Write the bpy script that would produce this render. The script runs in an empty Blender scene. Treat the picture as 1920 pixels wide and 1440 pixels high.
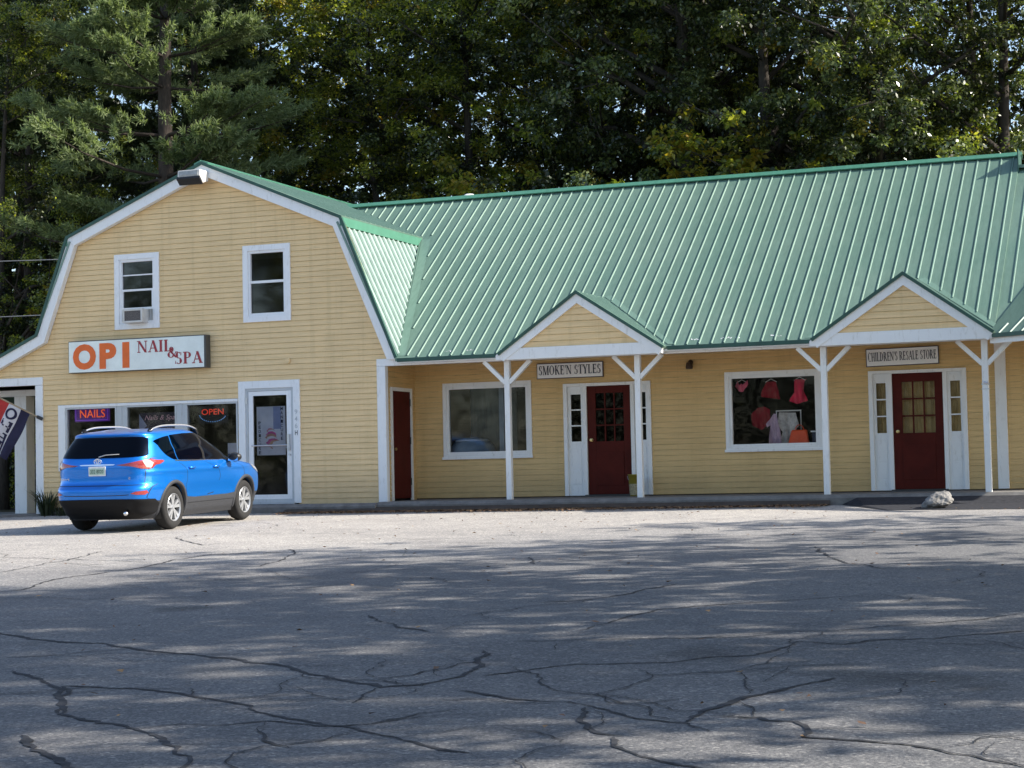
import bpy, bmesh, math, random
import numpy as np
from mathutils import Vector, Matrix

R = math.radians
random.seed(7)
rng = np.random.default_rng(11)
scene = bpy.context.scene
col = scene.collection

# ------------------------------------------------------------------ scene / light
scene.view_settings.view_transform = 'Standard'
scene.view_settings.look = 'None'
scene.view_settings.exposure = 0
scene.view_settings.gamma = 1
try:
    scene.cycles.max_bounces = 7
    scene.cycles.diffuse_bounces = 3
    scene.cycles.transparent_max_bounces = 12
    scene.cycles.use_denoising = True
except Exception:
    pass

SUN_EL, SUN_B = R(36), R(14)
sdir = Vector((math.cos(SUN_EL) * math.cos(SUN_B), math.cos(SUN_EL) * math.sin(SUN_B), math.sin(SUN_EL)))
world = bpy.data.worlds.new("World")
scene.world = world
world.use_nodes = True
wn = world.node_tree
wn.nodes.clear()
sky = wn.nodes.new('ShaderNodeTexSky')
sky.sky_type = 'NISHITA'
sky.sun_disc = False
sky.sun_elevation = SUN_EL
sky.sun_rotation = math.atan2(sdir.x, sdir.y)
sky.air_density = 1.0
sky.dust_density = 1.2
bg = wn.nodes.new('ShaderNodeBackground')
bg.inputs['Strength'].default_value = 0.28
wo = wn.nodes.new('ShaderNodeOutputWorld')
wn.links.new(sky.outputs[0], bg.inputs[0])
wn.links.new(bg.outputs[0], wo.inputs[0])

sl = bpy.data.lights.new("sun", 'SUN')
sl.energy = 9.5
sl.angle = R(0.55)
sl.color = (1.0, 0.94, 0.84)
so = bpy.data.objects.new("sun", sl)
so.rotation_euler = sdir.to_track_quat('Z', 'Y').to_euler()
so.location = (40, 0, 40)
col.objects.link(so)

# ------------------------------------------------------------------ camera
cr = Vector((0.93357639, 0.35776959, -0.02088185))
cu = Vector((0.03688922, -0.03797511, 0.99859755))
cf = Vector((-0.35647485, 0.93303741, 0.0486505))
cam = bpy.data.cameras.new("camera")
cam.sensor_width = 36
cam.lens = 36 * 3534.1 / 1920
cam.clip_end = 3000
cam.clip_start = 0.1
co = bpy.data.objects.new("camera", cam)
M = Matrix((cr, cu, -cf)).transposed().to_4x4()
M.translation = Vector((15.327, -32.735, 0.4378))
co.matrix_world = M
col.objects.link(co)
scene.camera = co

# ------------------------------------------------------------------ materials
MATS = {}
def nodes(name):
    m = bpy.data.materials.new(name)
    m.use_nodes = True
    MATS[name] = m
    nt = m.node_tree
    return m, nt, nt.nodes['Principled BSDF']
def N(nt, t, **kw):
    n = nt.nodes.new(t)
    for k, v in kw.items():
        if k in n.inputs: n.inputs[k].default_value = v
        else: setattr(n, k, v)
    return n
def ramp(nt, fac, stops):
    r = nt.nodes.new('ShaderNodeValToRGB')
    el = r.color_ramp.elements
    while len(el) > 1: el.remove(el[-1])
    el[0].position, el[0].color = stops[0][0], (*stops[0][1], 1)
    for p, c in stops[1:]:
        e = el.new(p); e.color = (*c, 1)
    nt.links.new(fac, r.inputs[0])
    return r
def noise(nt, scale, detail=4, rough=.6, coord='Object', stretch=None):
    tc = nt.nodes.new('ShaderNodeTexCoord')
    src = tc.outputs[coord]
    if stretch:
        mp = nt.nodes.new('ShaderNodeMapping'); mp.inputs['Scale'].default_value = stretch
        nt.links.new(src, mp.inputs[0]); src = mp.outputs[0]
    n = nt.nodes.new('ShaderNodeTexNoise')
    n.inputs['Scale'].default_value = scale
    n.inputs['Detail'].default_value = detail
    n.inputs['Roughness'].default_value = rough
    nt.links.new(src, n.inputs['Vector'])
    return n
def bump(nt, h, strength, dist, b):
    bn = nt.nodes.new('ShaderNodeBump')
    bn.inputs['Strength'].default_value = strength
    bn.inputs['Distance'].default_value = dist
    nt.links.new(h, bn.inputs['Height'])
    nt.links.new(bn.outputs[0], b.inputs['Normal'])
def mixc(nt, fac, a, b, mode='MIX'):
    m = nt.nodes.new('ShaderNodeMix'); m.data_type = 'RGBA'; m.blend_type = mode
    for s, v in ((0, fac), (6, a), (7, b)):
        if isinstance(v, (int, float)): m.inputs[s].default_value = v
        elif isinstance(v, tuple): m.inputs[s].default_value = (*v, 1)
        else: nt.links.new(v, m.inputs[s])
    return m.outputs[2]

def plain(name, c, rough=.6, var=.12, scale=6, metal=0, spec=.5, coat=0, bmp=0, stretch=None):
    m, nt, b = nodes(name)
    n = noise(nt, scale, 5, .65, stretch=stretch)
    lo = tuple(x * (1 - var) for x in c); hi = tuple(min(1, x * (1 + var)) for x in c)
    r = ramp(nt, n.outputs[0], [(.3, lo), (.7, hi)])
    nt.links.new(r.outputs[0], b.inputs['Base Color'])
    b.inputs['Roughness'].default_value = rough
    b.inputs['Metallic'].default_value = metal
    b.inputs['Specular IOR Level'].default_value = spec
    b.inputs['Coat Weight'].default_value = coat
    b.inputs['Coat Roughness'].default_value = .04
    if bmp: bump(nt, n.outputs[0], .5, bmp, b)
    return m

# siding: board-to-board tone, streaks, grime low down
def siding(name, c):
    m, nt, b = nodes(name)
    n1 = noise(nt, 1.3, 5, .6)
    n2 = noise(nt, 5.0, 6, .7, stretch=(.35, .35, 9.6))
    a = mixc(nt, n1.outputs[0], tuple(x * .86 for x in c), tuple(min(1, x * 1.12) for x in c))
    r2 = ramp(nt, n2.outputs[0], [(.3, (.8, .79, .76)), (.62, (1.02, 1.0, 1.0))])
    a2 = mixc(nt, 1.0, a, r2.outputs[0], 'MULTIPLY')
    n4 = noise(nt, 1.0, 5, .7, stretch=(5, 5, .22))
    r4 = ramp(nt, n4.outputs[0], [(.30, (.86, .85, .82)), (.48, (1, 1, 1))])
    a2 = mixc(nt, .8, a2, r4.outputs[0], 'MULTIPLY')
    geo = nt.nodes.new('ShaderNodeNewGeometry')
    sx = nt.nodes.new('ShaderNodeSeparateXYZ'); nt.links.new(geo.outputs['Position'], sx.inputs[0])
    mr = nt.nodes.new('ShaderNodeMapRange'); nt.links.new(sx.outputs[2], mr.inputs[0])
    mr.inputs[1].default_value = 0.0; mr.inputs[2].default_value = .7
    mr.inputs[3].default_value = .8; mr.inputs[4].default_value = 0
    n3 = noise(nt, 3.5, 5, .7)
    mr.inputs[3].default_value = 1.15
    mm = nt.nodes.new('ShaderNodeMath'); mm.operation = 'MULTIPLY'
    nt.links.new(mr.outputs[0], mm.inputs[0]); nt.links.new(n3.outputs[0], mm.inputs[1])
    a3 = mixc(nt, mm.outputs[0], a2, tuple(x * .55 for x in c))
    nt.links.new(a3, b.inputs['Base Color'])
    b.inputs['Roughness'].default_value = .62
    b.inputs['Specular IOR Level'].default_value = .3
    bump(nt, n2.outputs[0], .25, .004, b)
    return m
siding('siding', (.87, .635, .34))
plain('siding_lap_shade', (.76, .56, .29), .8, .45, 2.5)  # lap shadow under each board, put into the strip's colour
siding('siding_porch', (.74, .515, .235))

def trim(name, c):
    m, nt, b = nodes(name)
    n1 = noise(nt, 2.2, 6, .7); n2 = noise(nt, 14, 6, .75, stretch=(1, 1, .25))
    a = mixc(nt, n1.outputs[0], tuple(x * .88 for x in c), c)
    r = ramp(nt, n2.outputs[0], [(.28, (.72, .70, .66)), (.45, (1, 1, 1))])
    nt.links.new(mixc(nt, .8, a, r.outputs[0], 'MULTIPLY'), b.inputs['Base Color'])
    b.inputs['Roughness'].default_value = .5
    bump(nt, n2.outputs[0], .15, .004, b)
    return m
trim('white_paint', (.88, .88, .87))
trim('grey_alu', (.55, .57, .58))
trim('vinyl', (.89, .89, .89))

def metal_roof(name, c, fade, rough=.42):
    m, nt, b = nodes(name)
    n1 = noise(nt, .7, 5, .65); n2 = noise(nt, 22, 4, .7, stretch=(1, .22, .22))
    a = mixc(nt, n1.outputs[0], c, fade)
    r = ramp(nt, n2.outputs[0], [(.25, (.82, .84, .83)), (.65, (1.06, 1.05, 1.05))])
    n5 = noise(nt, 1.0, 6, .75, stretch=(7, .55, .55))
    r5 = ramp(nt, n5.outputs[0], [(.28, (.80, .82, .80)), (.50, (1, 1, 1)), (.75, (1.12, 1.11, 1.12))])
    a = mixc(nt, .8, a, r5.outputs[0], 'MULTIPLY')
    nt.links.new(mixc(nt, 1.0, a, r.outputs[0], 'MULTIPLY'), b.inputs['Base Color'])
    rr = nt.nodes.new('ShaderNodeMapRange'); nt.links.new(n1.outputs[0], rr.inputs[0])
    rr.inputs[3].default_value = rough - .08; rr.inputs[4].default_value = rough + .1
    nt.links.new(rr.outputs[0], b.inputs['Roughness'])
    b.inputs['Specular IOR Level'].default_value = .6
    n3 = noise(nt, 3.0, 2, .5)
    bump(nt, n3.outputs[0], .12, .02, b)
    return m
metal_roof('green_roof', (.085, .170, .125), (.155, .225, .175))
metal_roof('sunlit_roof', (.15, .25, .20), (.21, .31, .26), .5)  # sun on the steep lower slopes, put into a paler roof colour
metal_roof('sunlit_rib', (.34, .44, .39), (.42, .51, .46), .45)  # ribs of those slopes, painted brighter for the same sun
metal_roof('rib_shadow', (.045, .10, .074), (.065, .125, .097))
metal_roof('green_trim', (.05, .185, .12), (.075, .22, .15))
metal_roof('green_rib', (.115, .21, .16), (.17, .265, .21), .5)
plain('dark_green', (.02, .075, .055), .45, .2)
plain('red_door', (.078, .010, .006), .55, .2, 3, spec=.12)
plain('red_door_dark', (.08, .009, .008), .55, .2, 3, spec=.12)
plain('concrete', (.17, .16, .15), .85, .3, 5, bmp=.01)
plain('concrete_light', (.42, .40, .37), .9, .3, 7, bmp=.03)
plain('concrete_dark', (.06, .045, .035), .9, .35, 4, bmp=.01)
plain('brown_litter', (.13, .07, .04), .9, .5, 20)
plain('leaf_litter_tan', (.25, .15, .07), .9, .5, 20)
plain('sign_white', (.95, .97, 1.0), .45, .06, 3)
plain('sign_face', (.82, .86, .80), .35, .10, 2.5)
plain('sign_case', (.07, .07, .065), .5, .2)
plain('sign_navy', (.012, .02, .06), .5, .2)
plain('sign_orange', (.80, .14, .015), .45, .08, 8)
plain('sign_red', (.34, .025, .035), .45, .12, 8)
plain('letter_dark', (.02, .035, .07), .5, .2, 20)
plain('black', (.012, .012, .013), .5, .2)
plain('dark_metal', (.03, .03, .032), .4, .2)
plain('bronze', (.045, .025, .015), .5, .3)
plain('brass', (.6, .45, .2), .3, .1, metal=1)
plain('steel', (.6, .6, .62), .3, .1, metal=1)
plain('lens', (.33, .34, .33), .2, .3, 8)
plain('yellow_plastic', (.28, .23, .03), .5, .15)
plain('bucket_label', (.32, .27, .16), .6, .5, 40)
plain('rock', (.21, .20, .19), .95, .45, 9, bmp=.05)
plain('bark', (.045, .036, .028), .95, .45, 14, bmp=.05, stretch=(1, 1, .25))
plain('bark_pine', (.05, .038, .03), .95, .45, 12, bmp=.05, stretch=(1, 1, .3))
plain('forest_floor', (.05, .042, .022), 1, .5, 1.5, spec=.1)
plain('interior', (.028, .028, .03), .9, .4, 1)
plain('curtain', (.46, .33, .14), .9, .25, 9, stretch=(6, 1, .5))
plain('pale_curtain', (.085, .115, .125), .9, .35, 4, stretch=(4, 1, .4))
plain('blue_fabric', (.30, .38, .46), .8, .15, 6)
plain('pale_fabric', (.62, .68, .74), .8, .1, 6)
plain('lavender', (.50, .36, .46), .9, .3, 9, stretch=(5, 5, .6))
plain('white_cloth', (.52, .50, .48), .9, .35, 14)
plain('pink_cloth', (.85, .15, .24), .9, .25, 9, stretch=(4, 4, 1))
plain('red_cloth', (.80, .035, .10), .9, .25, 9, stretch=(4, 4, 1))
plain('dark_red_cloth', (.30, .014, .028), .9, .3, 9, stretch=(4, 4, 1))
plain('orange_bag', (.80, .09, .02), .6, .15, 6)
plain('poster_paper', (.72, .70, .74), .5, .12, 3)
plain('poster_pink', (.65, .10, .32), .5, .45, 9)
plain('poster_skin', (.55, .30, .20), .5, .35, 9)
plain('poster_blue', (.32, .36, .55), .5, .15, 4)
plain('banner_dark', (.035, .02, .05), .5, .4, 6)
plain('banner_pink', (.85, .45, .52), .5, .25, 9)
plain('flag_red', (.42, .03, .028), .8, .12)
plain('flag_white', (.60, .59, .62), .8, .08)
plain('flag_navy', (.015, .015, .05), .8, .2)
plain('wood_pole', (.35, .27, .17), .6, .2)
plain('ac_white', (.62, .60, .56), .5, .1)
plain('ac_coil', (.10, .085, .08), .6, .5, 40)
plain('cable', (.22, .22, .22), .5, .1)
plain('soffit', (.42, .40, .36), .7, .1)

# asphalt
def asphalt():
    m, nt, b = nodes('asphalt')
    big = noise(nt, .16, 5, .6, coord='Object', stretch=(1, 1.5, 1))
    mid = noise(nt, 1.6, 6, .7)
    fine = noise(nt, 55, 3, .75)
    vor = nt.nodes.new('ShaderNodeTexVoronoi'); vor.inputs['Scale'].default_value = 42
    tc = nt.nodes.new('ShaderNodeTexCoord'); nt.links.new(tc.outputs['Object'], vor.inputs['Vector'])
    base = ramp(nt, big.outputs[0], [(.30, (.128, .127, .131)), (.70, (.174, .172, .174))])
    md = ramp(nt, mid.outputs[0], [(.25, (.78, .78, .79)), (.72, (1.10, 1.09, 1.07))])
    c = mixc(nt, 1, base.outputs[0], md.outputs[0], 'MULTIPLY')
    fn = ramp(nt, fine.outputs[0], [(.32, (.50, .50, .52)), (.5, (.98, .98, .98)), (.68, (1.65, 1.62, 1.56))])
    c = mixc(nt, .9, c, fn.outputs[0], 'MULTIPLY')
    sep = nt.nodes.new('ShaderNodeSeparateColor'); nt.links.new(vor.outputs['Color'], sep.inputs[0])
    sp = ramp(nt, sep.outputs[0], [(.0, (.72, .72, .73)), (.5, (1, 1, 1)), (.88, (1.05, 1.05, 1.03)), (.95, (1.7, 1.65, 1.55))])
    c = mixc(nt, .8, c, sp.outputs[0], 'MULTIPLY')
    st = noise(nt, .55, 4, .55)
    sr = ramp(nt, st.outputs[0], [(.27, (.62, .61, .60)), (.36, (1, 1, 1)), (.70, (1, 1, 1)), (.80, (1.14, 1.13, 1.10))])
    c = mixc(nt, .9, c, sr.outputs[0], 'MULTIPLY')
    # sunlit part of the lot: sunlight painted in, paler and warmer
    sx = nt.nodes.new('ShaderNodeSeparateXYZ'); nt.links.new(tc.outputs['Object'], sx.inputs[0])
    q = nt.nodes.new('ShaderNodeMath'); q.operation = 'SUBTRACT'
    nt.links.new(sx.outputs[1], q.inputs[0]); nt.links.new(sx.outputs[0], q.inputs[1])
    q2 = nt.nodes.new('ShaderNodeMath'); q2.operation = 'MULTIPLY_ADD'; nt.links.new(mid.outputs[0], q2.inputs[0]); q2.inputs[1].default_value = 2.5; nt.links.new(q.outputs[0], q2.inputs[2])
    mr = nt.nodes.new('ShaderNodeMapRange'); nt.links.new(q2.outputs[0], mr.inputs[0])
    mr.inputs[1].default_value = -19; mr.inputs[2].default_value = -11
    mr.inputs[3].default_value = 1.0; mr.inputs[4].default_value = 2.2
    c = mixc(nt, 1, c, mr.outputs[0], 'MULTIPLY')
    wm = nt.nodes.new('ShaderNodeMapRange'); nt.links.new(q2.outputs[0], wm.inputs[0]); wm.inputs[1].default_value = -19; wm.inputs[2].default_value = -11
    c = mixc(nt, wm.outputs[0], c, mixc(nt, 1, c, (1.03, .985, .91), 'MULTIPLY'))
    nt.links.new(c, b.inputs['Base Color'])
    b.inputs['Roughness'].default_value = .92
    b.inputs['Specular IOR Level'].default_value = .2
    bump(nt, fine.outputs[0], .6, .012, b)
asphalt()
plain('crack_tar', (.042, .042, .046), .9, .45, 12, spec=.2)
plain('new_asphalt', (.035, .036, .042), .95, .4, 14, spec=.15, bmp=.02)

# leaves
def leafmat(name, cols, trans=.35, rough=.45, spec=.5, tc=(2.0, 2.1, .7)):
    m, nt, b = nodes(name)
    g = nt.nodes.new('ShaderNodeNewGeometry')
    n = noise(nt, .35, 3, .6)  # clump noise puts bright and shadowed patches into the leaf colour
    ad = nt.nodes.new('ShaderNodeMath'); ad.operation = 'MULTIPLY_ADD'
    nt.links.new(g.outputs['Random Per Island'], ad.inputs[0]); ad.inputs[1].default_value = .55
    sub = nt.nodes.new('ShaderNodeMath'); sub.operation = 'MULTIPLY'; sub.inputs[1].default_value = .62
    nt.links.new(n.outputs[0], sub.inputs[0]); nt.links.new(sub.outputs[0], ad.inputs[2])
    r = ramp(nt, ad.outputs[0], cols)
    nt.links.new(r.outputs[0], b.inputs['Base Color'])
    b.inputs['Roughness'].default_value = rough
    b.inputs['Specular IOR Level'].default_value = spec
    tr = nt.nodes.new('ShaderNodeBsdfTranslucent')
    bc = mixc(nt, 1, r.outputs[0], tc, 'MULTIPLY')
    nt.links.new(bc, tr.inputs[0])
    mx = nt.nodes.new('ShaderNodeMixShader'); mx.inputs[0].default_value = trans
    nt.links.new(b.outputs[0], mx.inputs[1]); nt.links.new(tr.outputs[0], mx.inputs[2])
    nt.links.new(mx.outputs[0], nt.nodes['Material Output'].inputs[0])
    return m
leafmat('leaf_maple', [(.2, (.022, .034, .009)), (.45, (.07, .094, .022)), (.68, (.21, .235, .05)), (.9, (.34, .32, .07)), (.985, (.46, .18, .03))], .5, .36, .9)
leafmat('leaf_oak', [(.2, (.017, .027, .010)), (.5, (.042, .062, .022)), (.74, (.15, .18, .075)), (.92, (.27, .30, .15)), (.98, (.24, .15, .03))], .32, .30, 1.0)
leafmat('leaf_yellow', [(.1, (.09, .10, .02)), (.5, (.19, .18, .03)), (.9, (.30, .19, .03))], .45)
leafmat('needle_sunlit', [(.1, (.055, .08, .036)), (.5, (.145, .185, .085)), (.9, (.27, .32, .165))], .42, .55, .25, (1.4, 1.5, .85))  # sunlight on the front pine, put into paler needles
leafmat('needle_shaded', [(.1, (.02, .034, .015)), (.5, (.04, .06, .028)), (.9, (.08, .10, .05))], .3, .5)  # darker copy for the pines standing out of the sun
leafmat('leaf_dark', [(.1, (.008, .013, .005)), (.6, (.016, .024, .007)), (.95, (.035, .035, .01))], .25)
leafmat('grass_blade', [(.1, (.010, .018, .007)), (.9, (.028, .04, .014))], .15)

def glass(name, tint=.75, refl=.09, col_=(1, 1, 1), ior=1.5, rgh=.02):
    m, nt, b = nodes(name)
    nt.nodes.remove(b)
    tr = nt.nodes.new('ShaderNodeBsdfTransparent'); tr.inputs[0].default_value = (tint * col_[0], tint * col_[1], tint * col_[2], 1)
    gl = nt.nodes.new('ShaderNodeBsdfGlossy'); gl.inputs['Roughness'].default_value = rgh
    n = noise(nt, 1.1, 2, .5)
    bn = nt.nodes.new('ShaderNodeBump'); bn.inputs['Strength'].default_value = .03; bn.inputs['Distance'].default_value = .02
    nt.links.new(n.outputs[0], bn.inputs['Height']); nt.links.new(bn.outputs[0], gl.inputs['Normal'])
    lw = nt.nodes.new('ShaderNodeFresnel'); lw.inputs[0].default_value = ior
    ad = nt.nodes.new('ShaderNodeMath'); ad.operation = 'ADD'; ad.inputs[1].default_value = refl
    nt.links.new(lw.outputs[0], ad.inputs[0])
    mx = nt.nodes.new('ShaderNodeMixShader')
    nt.links.new(ad.outputs[0], mx.inputs[0]); nt.links.new(tr.outputs[0], mx.inputs[1]); nt.links.new(gl.outputs[0], mx.inputs[2])
    nt.links.new(mx.outputs[0], nt.nodes['Material Output'].inputs[0])
    return m
glass('window_glass', .8, .02, rgh=.03)
glass('sky_glass', .8, .02, ior=1.5, rgh=.035)
glass('clear_glass', .85, .0, ior=1.3)
glass('dark_glass', .25, .015, rgh=.04)
glass('car_glass', .10, .0, ior=1.28)

def emit(name, c, s):
    m, nt, b = nodes(name)
    n = noise(nt, 30, 2)
    r = ramp(nt, n.outputs[0], [(.2, tuple(x * .8 for x in c)), (.8, c)])
    nt.links.new(r.outputs[0], b.inputs['Base Color'])
    nt.links.new(r.outputs[0], b.inputs['Emission Color'])
    b.inputs['Emission Strength'].default_value = s
emit('neon_red', (.90, .07, .03), .5)
emit('neon_orange', (1.0, .30, .05), .55)
emit('neon_purple', (.22, .07, .65), .45)
emit('neon_blue', (.15, .35, .75), .5)
emit('neon_panel', (.10, .02, .26), .22)

# car materials
def carpaint():
    m, nt, b = nodes('blue_paint')
    n = noise(nt, 900, 2, .5); n1 = noise(nt, 1.2, 3, .5)
    r = ramp(nt, n.outputs[0], [(.3, (.000, .15, .58)), (.7, (.002, .225, .78))])
    nt.links.new(r.outputs[0], b.inputs['Base Color'])
    b.inputs['Metallic'].default_value = .62
    b.inputs['Roughness'].default_value = .36
    b.inputs['Coat Weight'].default_value = .8
    b.inputs['Coat Roughness'].default_value = .05
carpaint()
plain('cladding', (.040, .042, .048), .6, .15, 30, spec=.3, bmp=.002)
plain('bumper_black', (.008, .008, .009), .6, .15, 30, spec=.2)
plain('tyre', (.013, .0125, .0125), .85, .3, 30, bmp=.004)
plain('rim', (.42, .43, .45), .32, .05, metal=.5)
plain('rim_dark', (.02, .02, .021), .5, .2)
plain('chrome', (.8, .8, .82), .12, .03, metal=1)
plain('rail_silver', (.50, .50, .52), .3, .05, metal=.6)
plain('lamp_red', (.30, .030, .028), .15, .3, 20, coat=1)
plain('lamp_clear', (.70, .45, .40), .15, .25, 20, coat=1)
plain('plate', (.75, .77, .76), .5, .15, 14)
plain('plate_green', (.42, .55, .46), .5, .2, 14)

# ------------------------------------------------------------------ mesh helpers
class MB:
    def __init__(s):
        s.v = []; s.f = []; s.m = []
    def add(s, vs, fs, mi=0):
        o = len(s.v); s.v += [tuple(p) for p in vs]
        s.f += [tuple(o + i for i in f) for f in fs]; s.m += [mi] * len(fs)
    def quad(s, a, b, c, d, mi=0): s.add([a, b, c, d], [(0, 1, 2, 3)], mi)
    def poly(s, pts, mi=0): s.add(pts, [tuple(range(len(pts)))], mi)
    def box(s, x0, x1, y0, y1, z0, z1, mi=0):
        s.add([(x0, y0, z0), (x1, y0, z0), (x1, y1, z0), (x0, y1, z0), (x0, y0, z1), (x1, y0, z1), (x1, y1, z1), (x0, y1, z1)],
              [(0, 3, 2, 1), (4, 5, 6, 7), (0, 1, 5, 4), (1, 2, 6, 5), (2, 3, 7, 6), (3, 0, 4, 7)], mi)
    def prism(s, pts, off, mi=0):
        n = len(pts); off = Vector(off)
        a = [Vector(p) for p in pts]; b = [p + off for p in a]
        s.add(a + b, [tuple(range(n))[::-1], tuple(range(n, 2 * n))] + [(i, (i + 1) % n, n + (i + 1) % n, n + i) for i in range(n)], mi)
    def bar(s, p, q, w, h, up=(0, 0, 1), mi=0):   # rectangular bar from p to q
        p, q = Vector(p), Vector(q); d = (q - p).normalized(); up = Vector(up)
        sd = d.cross(up).normalized(); up2 = sd.cross(d)
        c = [sd * a * w / 2 + up2 * b * h / 2 for a, b in ((-1, -1), (1, -1), (1, 1), (-1, 1))]
        s.add([p + k for k in c] + [q + k for k in c], [(3, 2, 1, 0), (4, 5, 6, 7)] + [(i, (i + 1) % 4, 4 + (i + 1) % 4, 4 + i) for i in range(4)], mi)
    def tube(s, pts, rad, n=8, mi=0, cap=True):
        pts = [Vector(p) for p in pts]; k = len(pts)
        rad = rad if isinstance(rad, (list, tuple)) else [rad] * k
        vs = []; ref = None
        for i, p in enumerate(pts):
            d = (pts[min(i + 1, k - 1)] - pts[max(i - 1, 0)]).normalized()
            if ref is None: ref = d.orthogonal().normalized()
            ref = (ref - d * ref.dot(d))
            ref = ref.normalized() if ref.length > 1e-6 else d.orthogonal().normalized()
            b = d.cross(ref)
            vs += [p + (ref * math.cos(2 * math.pi * j / n) + b * math.sin(2 * math.pi * j / n)) * rad[i] for j in range(n)]
        fs = [(i * n + j, i * n + (j + 1) % n, (i + 1) * n + (j + 1) % n, (i + 1) * n + j) for i in range(k - 1) for j in range(n)]
        if cap: fs += [tuple(range(n))[::-1], tuple((k - 1) * n + j for j in range(n))]
        s.add(vs, fs, mi)
    def lathe(s, prof, c, axis, n=24, mi=0):      # prof: (radius, along)
        axis = Vector(axis).normalized(); u = axis.orthogonal().normalized(); w = axis.cross(u); c = Vector(c); k = len(prof)
        vs = [c + axis * h + (u * math.cos(2 * math.pi * j / n) + w * math.sin(2 * math.pi * j / n)) * r for r, h in prof for j in range(n)]
        s.add(vs, [(i * n + j, i * n + (j + 1) % n, (i + 1) * n + (j + 1) % n, (i + 1) * n + j) for i in range(k - 1) for j in range(n)], mi)
    def build(s, name, mat, parent=None, smooth=False, bevel=0, label=None):
        me = bpy.data.meshes.new(name)
        me.from_pydata(s.v, [], s.f)
        mats = mat if isinstance(mat, (list, tuple)) else [mat]
        for k in mats: me.materials.append(MATS[k])
        if len(mats) > 1: me.polygons.foreach_set('material_index', s.m)
        bm = bmesh.new(); bm.from_mesh(me)
        bmesh.ops.recalc_face_normals(bm, faces=bm.faces) if not getattr(s, 'keep', False) else None
        bm.to_mesh(me); bm.free()
        if smooth: me.polygons.foreach_set('use_smooth', [True] * len(me.polygons))
        me.update()
        o = bpy.data.objects.new(name, me)
        link(o, parent)
        if bevel:
            md = o.modifiers.new('bevel', 'BEVEL'); md.width = bevel; md.segments = 2; md.limit_method = 'ANGLE'; md.angle_limit = R(40)
        if label: o['label'] = label
        return o
def link(o, parent=None):
    col.objects.link(o)
    if parent is not None:
        o.parent = parent
        w = Matrix.Identity(4); p = parent
        ms = parent.get('_w')
        if ms is not None:
            w = Matrix([ms[i * 4:i * 4 + 4] for i in range(4)])
            o.matrix_parent_inverse = w.inverted()
def tag(o, label=None, cat=None, group=None, kind=None):
    if label: o['label'] = label
    if cat: o['category'] = cat
    if group: o['group'] = group
    if kind: o['kind'] = kind
    return o
def thing(name, label, cat, loc=(0, 0, 0), group=None, local=False):
    o = bpy.data.objects.new(name, None); o.empty_display_size = .2
    o.location = loc
    if not local:
        w = Matrix.Translation(loc)
        o['_w'] = [w[i][j] for i in range(4) for j in range(4)]
    col.objects.link(o)
    return tag(o, label, cat, group)

def np_mesh(name, verts, faces, mats, mi=None, smooth=False):
    """verts (n,3), faces (m,4) numpy"""
    me = bpy.data.meshes.new(name)
    nv, nf = len(verts), len(faces); k = faces.shape[1]
    me.vertices.add(nv); me.vertices.foreach_set('co', np.ascontiguousarray(verts, np.float32).ravel())
    me.loops.add(nf * k); me.loops.foreach_set('vertex_index', np.ascontiguousarray(faces, np.int32).ravel())
    me.polygons.add(nf)
    me.polygons.foreach_set('loop_start', np.arange(0, nf * k, k, dtype=np.int32))
    try: me.polygons.foreach_set('loop_total', np.full(nf, k, np.int32))
    except Exception: pass
    for m in mats: me.materials.append(MATS[m])
    if mi is not None: me.polygons.foreach_set('material_index', np.ascontiguousarray(mi, np.int32))
    if smooth: me.polygons.foreach_set('use_smooth', np.ones(nf, bool))
    me.update(calc_edges=True); me.validate()
    return me

# ------------------------------------------------------------------ lettering
def text_mesh(txt, size, mat, name, origin, u, v, parent, bold=0.0, ext=.004, align='LEFT', width=None, shear=0, label=None):
    cu_ = bpy.data.curves.new('t', 'FONT'); cu_.body = txt; cu_.size = 1; cu_.offset = bold; cu_.extrude = 0; cu_.resolution_u = 4; cu_.shear = shear
    ob = bpy.data.objects.new('t', cu_); col.objects.link(ob)
    dg = bpy.context.evaluated_depsgraph_get(); dg.update()
    me = bpy.data.meshes.new_from_object(ob.evaluated_get(dg))
    col.objects.unlink(ob); bpy.data.objects.remove(ob)
    co_ = [v_.co.copy() for v_ in me.vertices]
    if not co_: return None
    x0 = min(c.x for c in co_); x1 = max(c.x for c in co_); y0 = min(c.y for c in co_); y1 = max(c.y for c in co_)
    sy = size / (y1 - y0); sx = sy if width is None else width / (x1 - x0)
    u = Vector(u); v = Vector(v); nrm = u.cross(v).normalized(); origin = Vector(origin)
    mb = MB(); mb.keep = True
    P = [origin + u * ((c.x - x0) * sx) + v * ((c.y - y0) * sy) + nrm * ext for c in co_]
    mb.add(P, [tuple(p.vertices) for p in me.polygons])
    bpy.data.meshes.remove(me)
    return mb.build(name, mat, parent, label=label)

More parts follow.
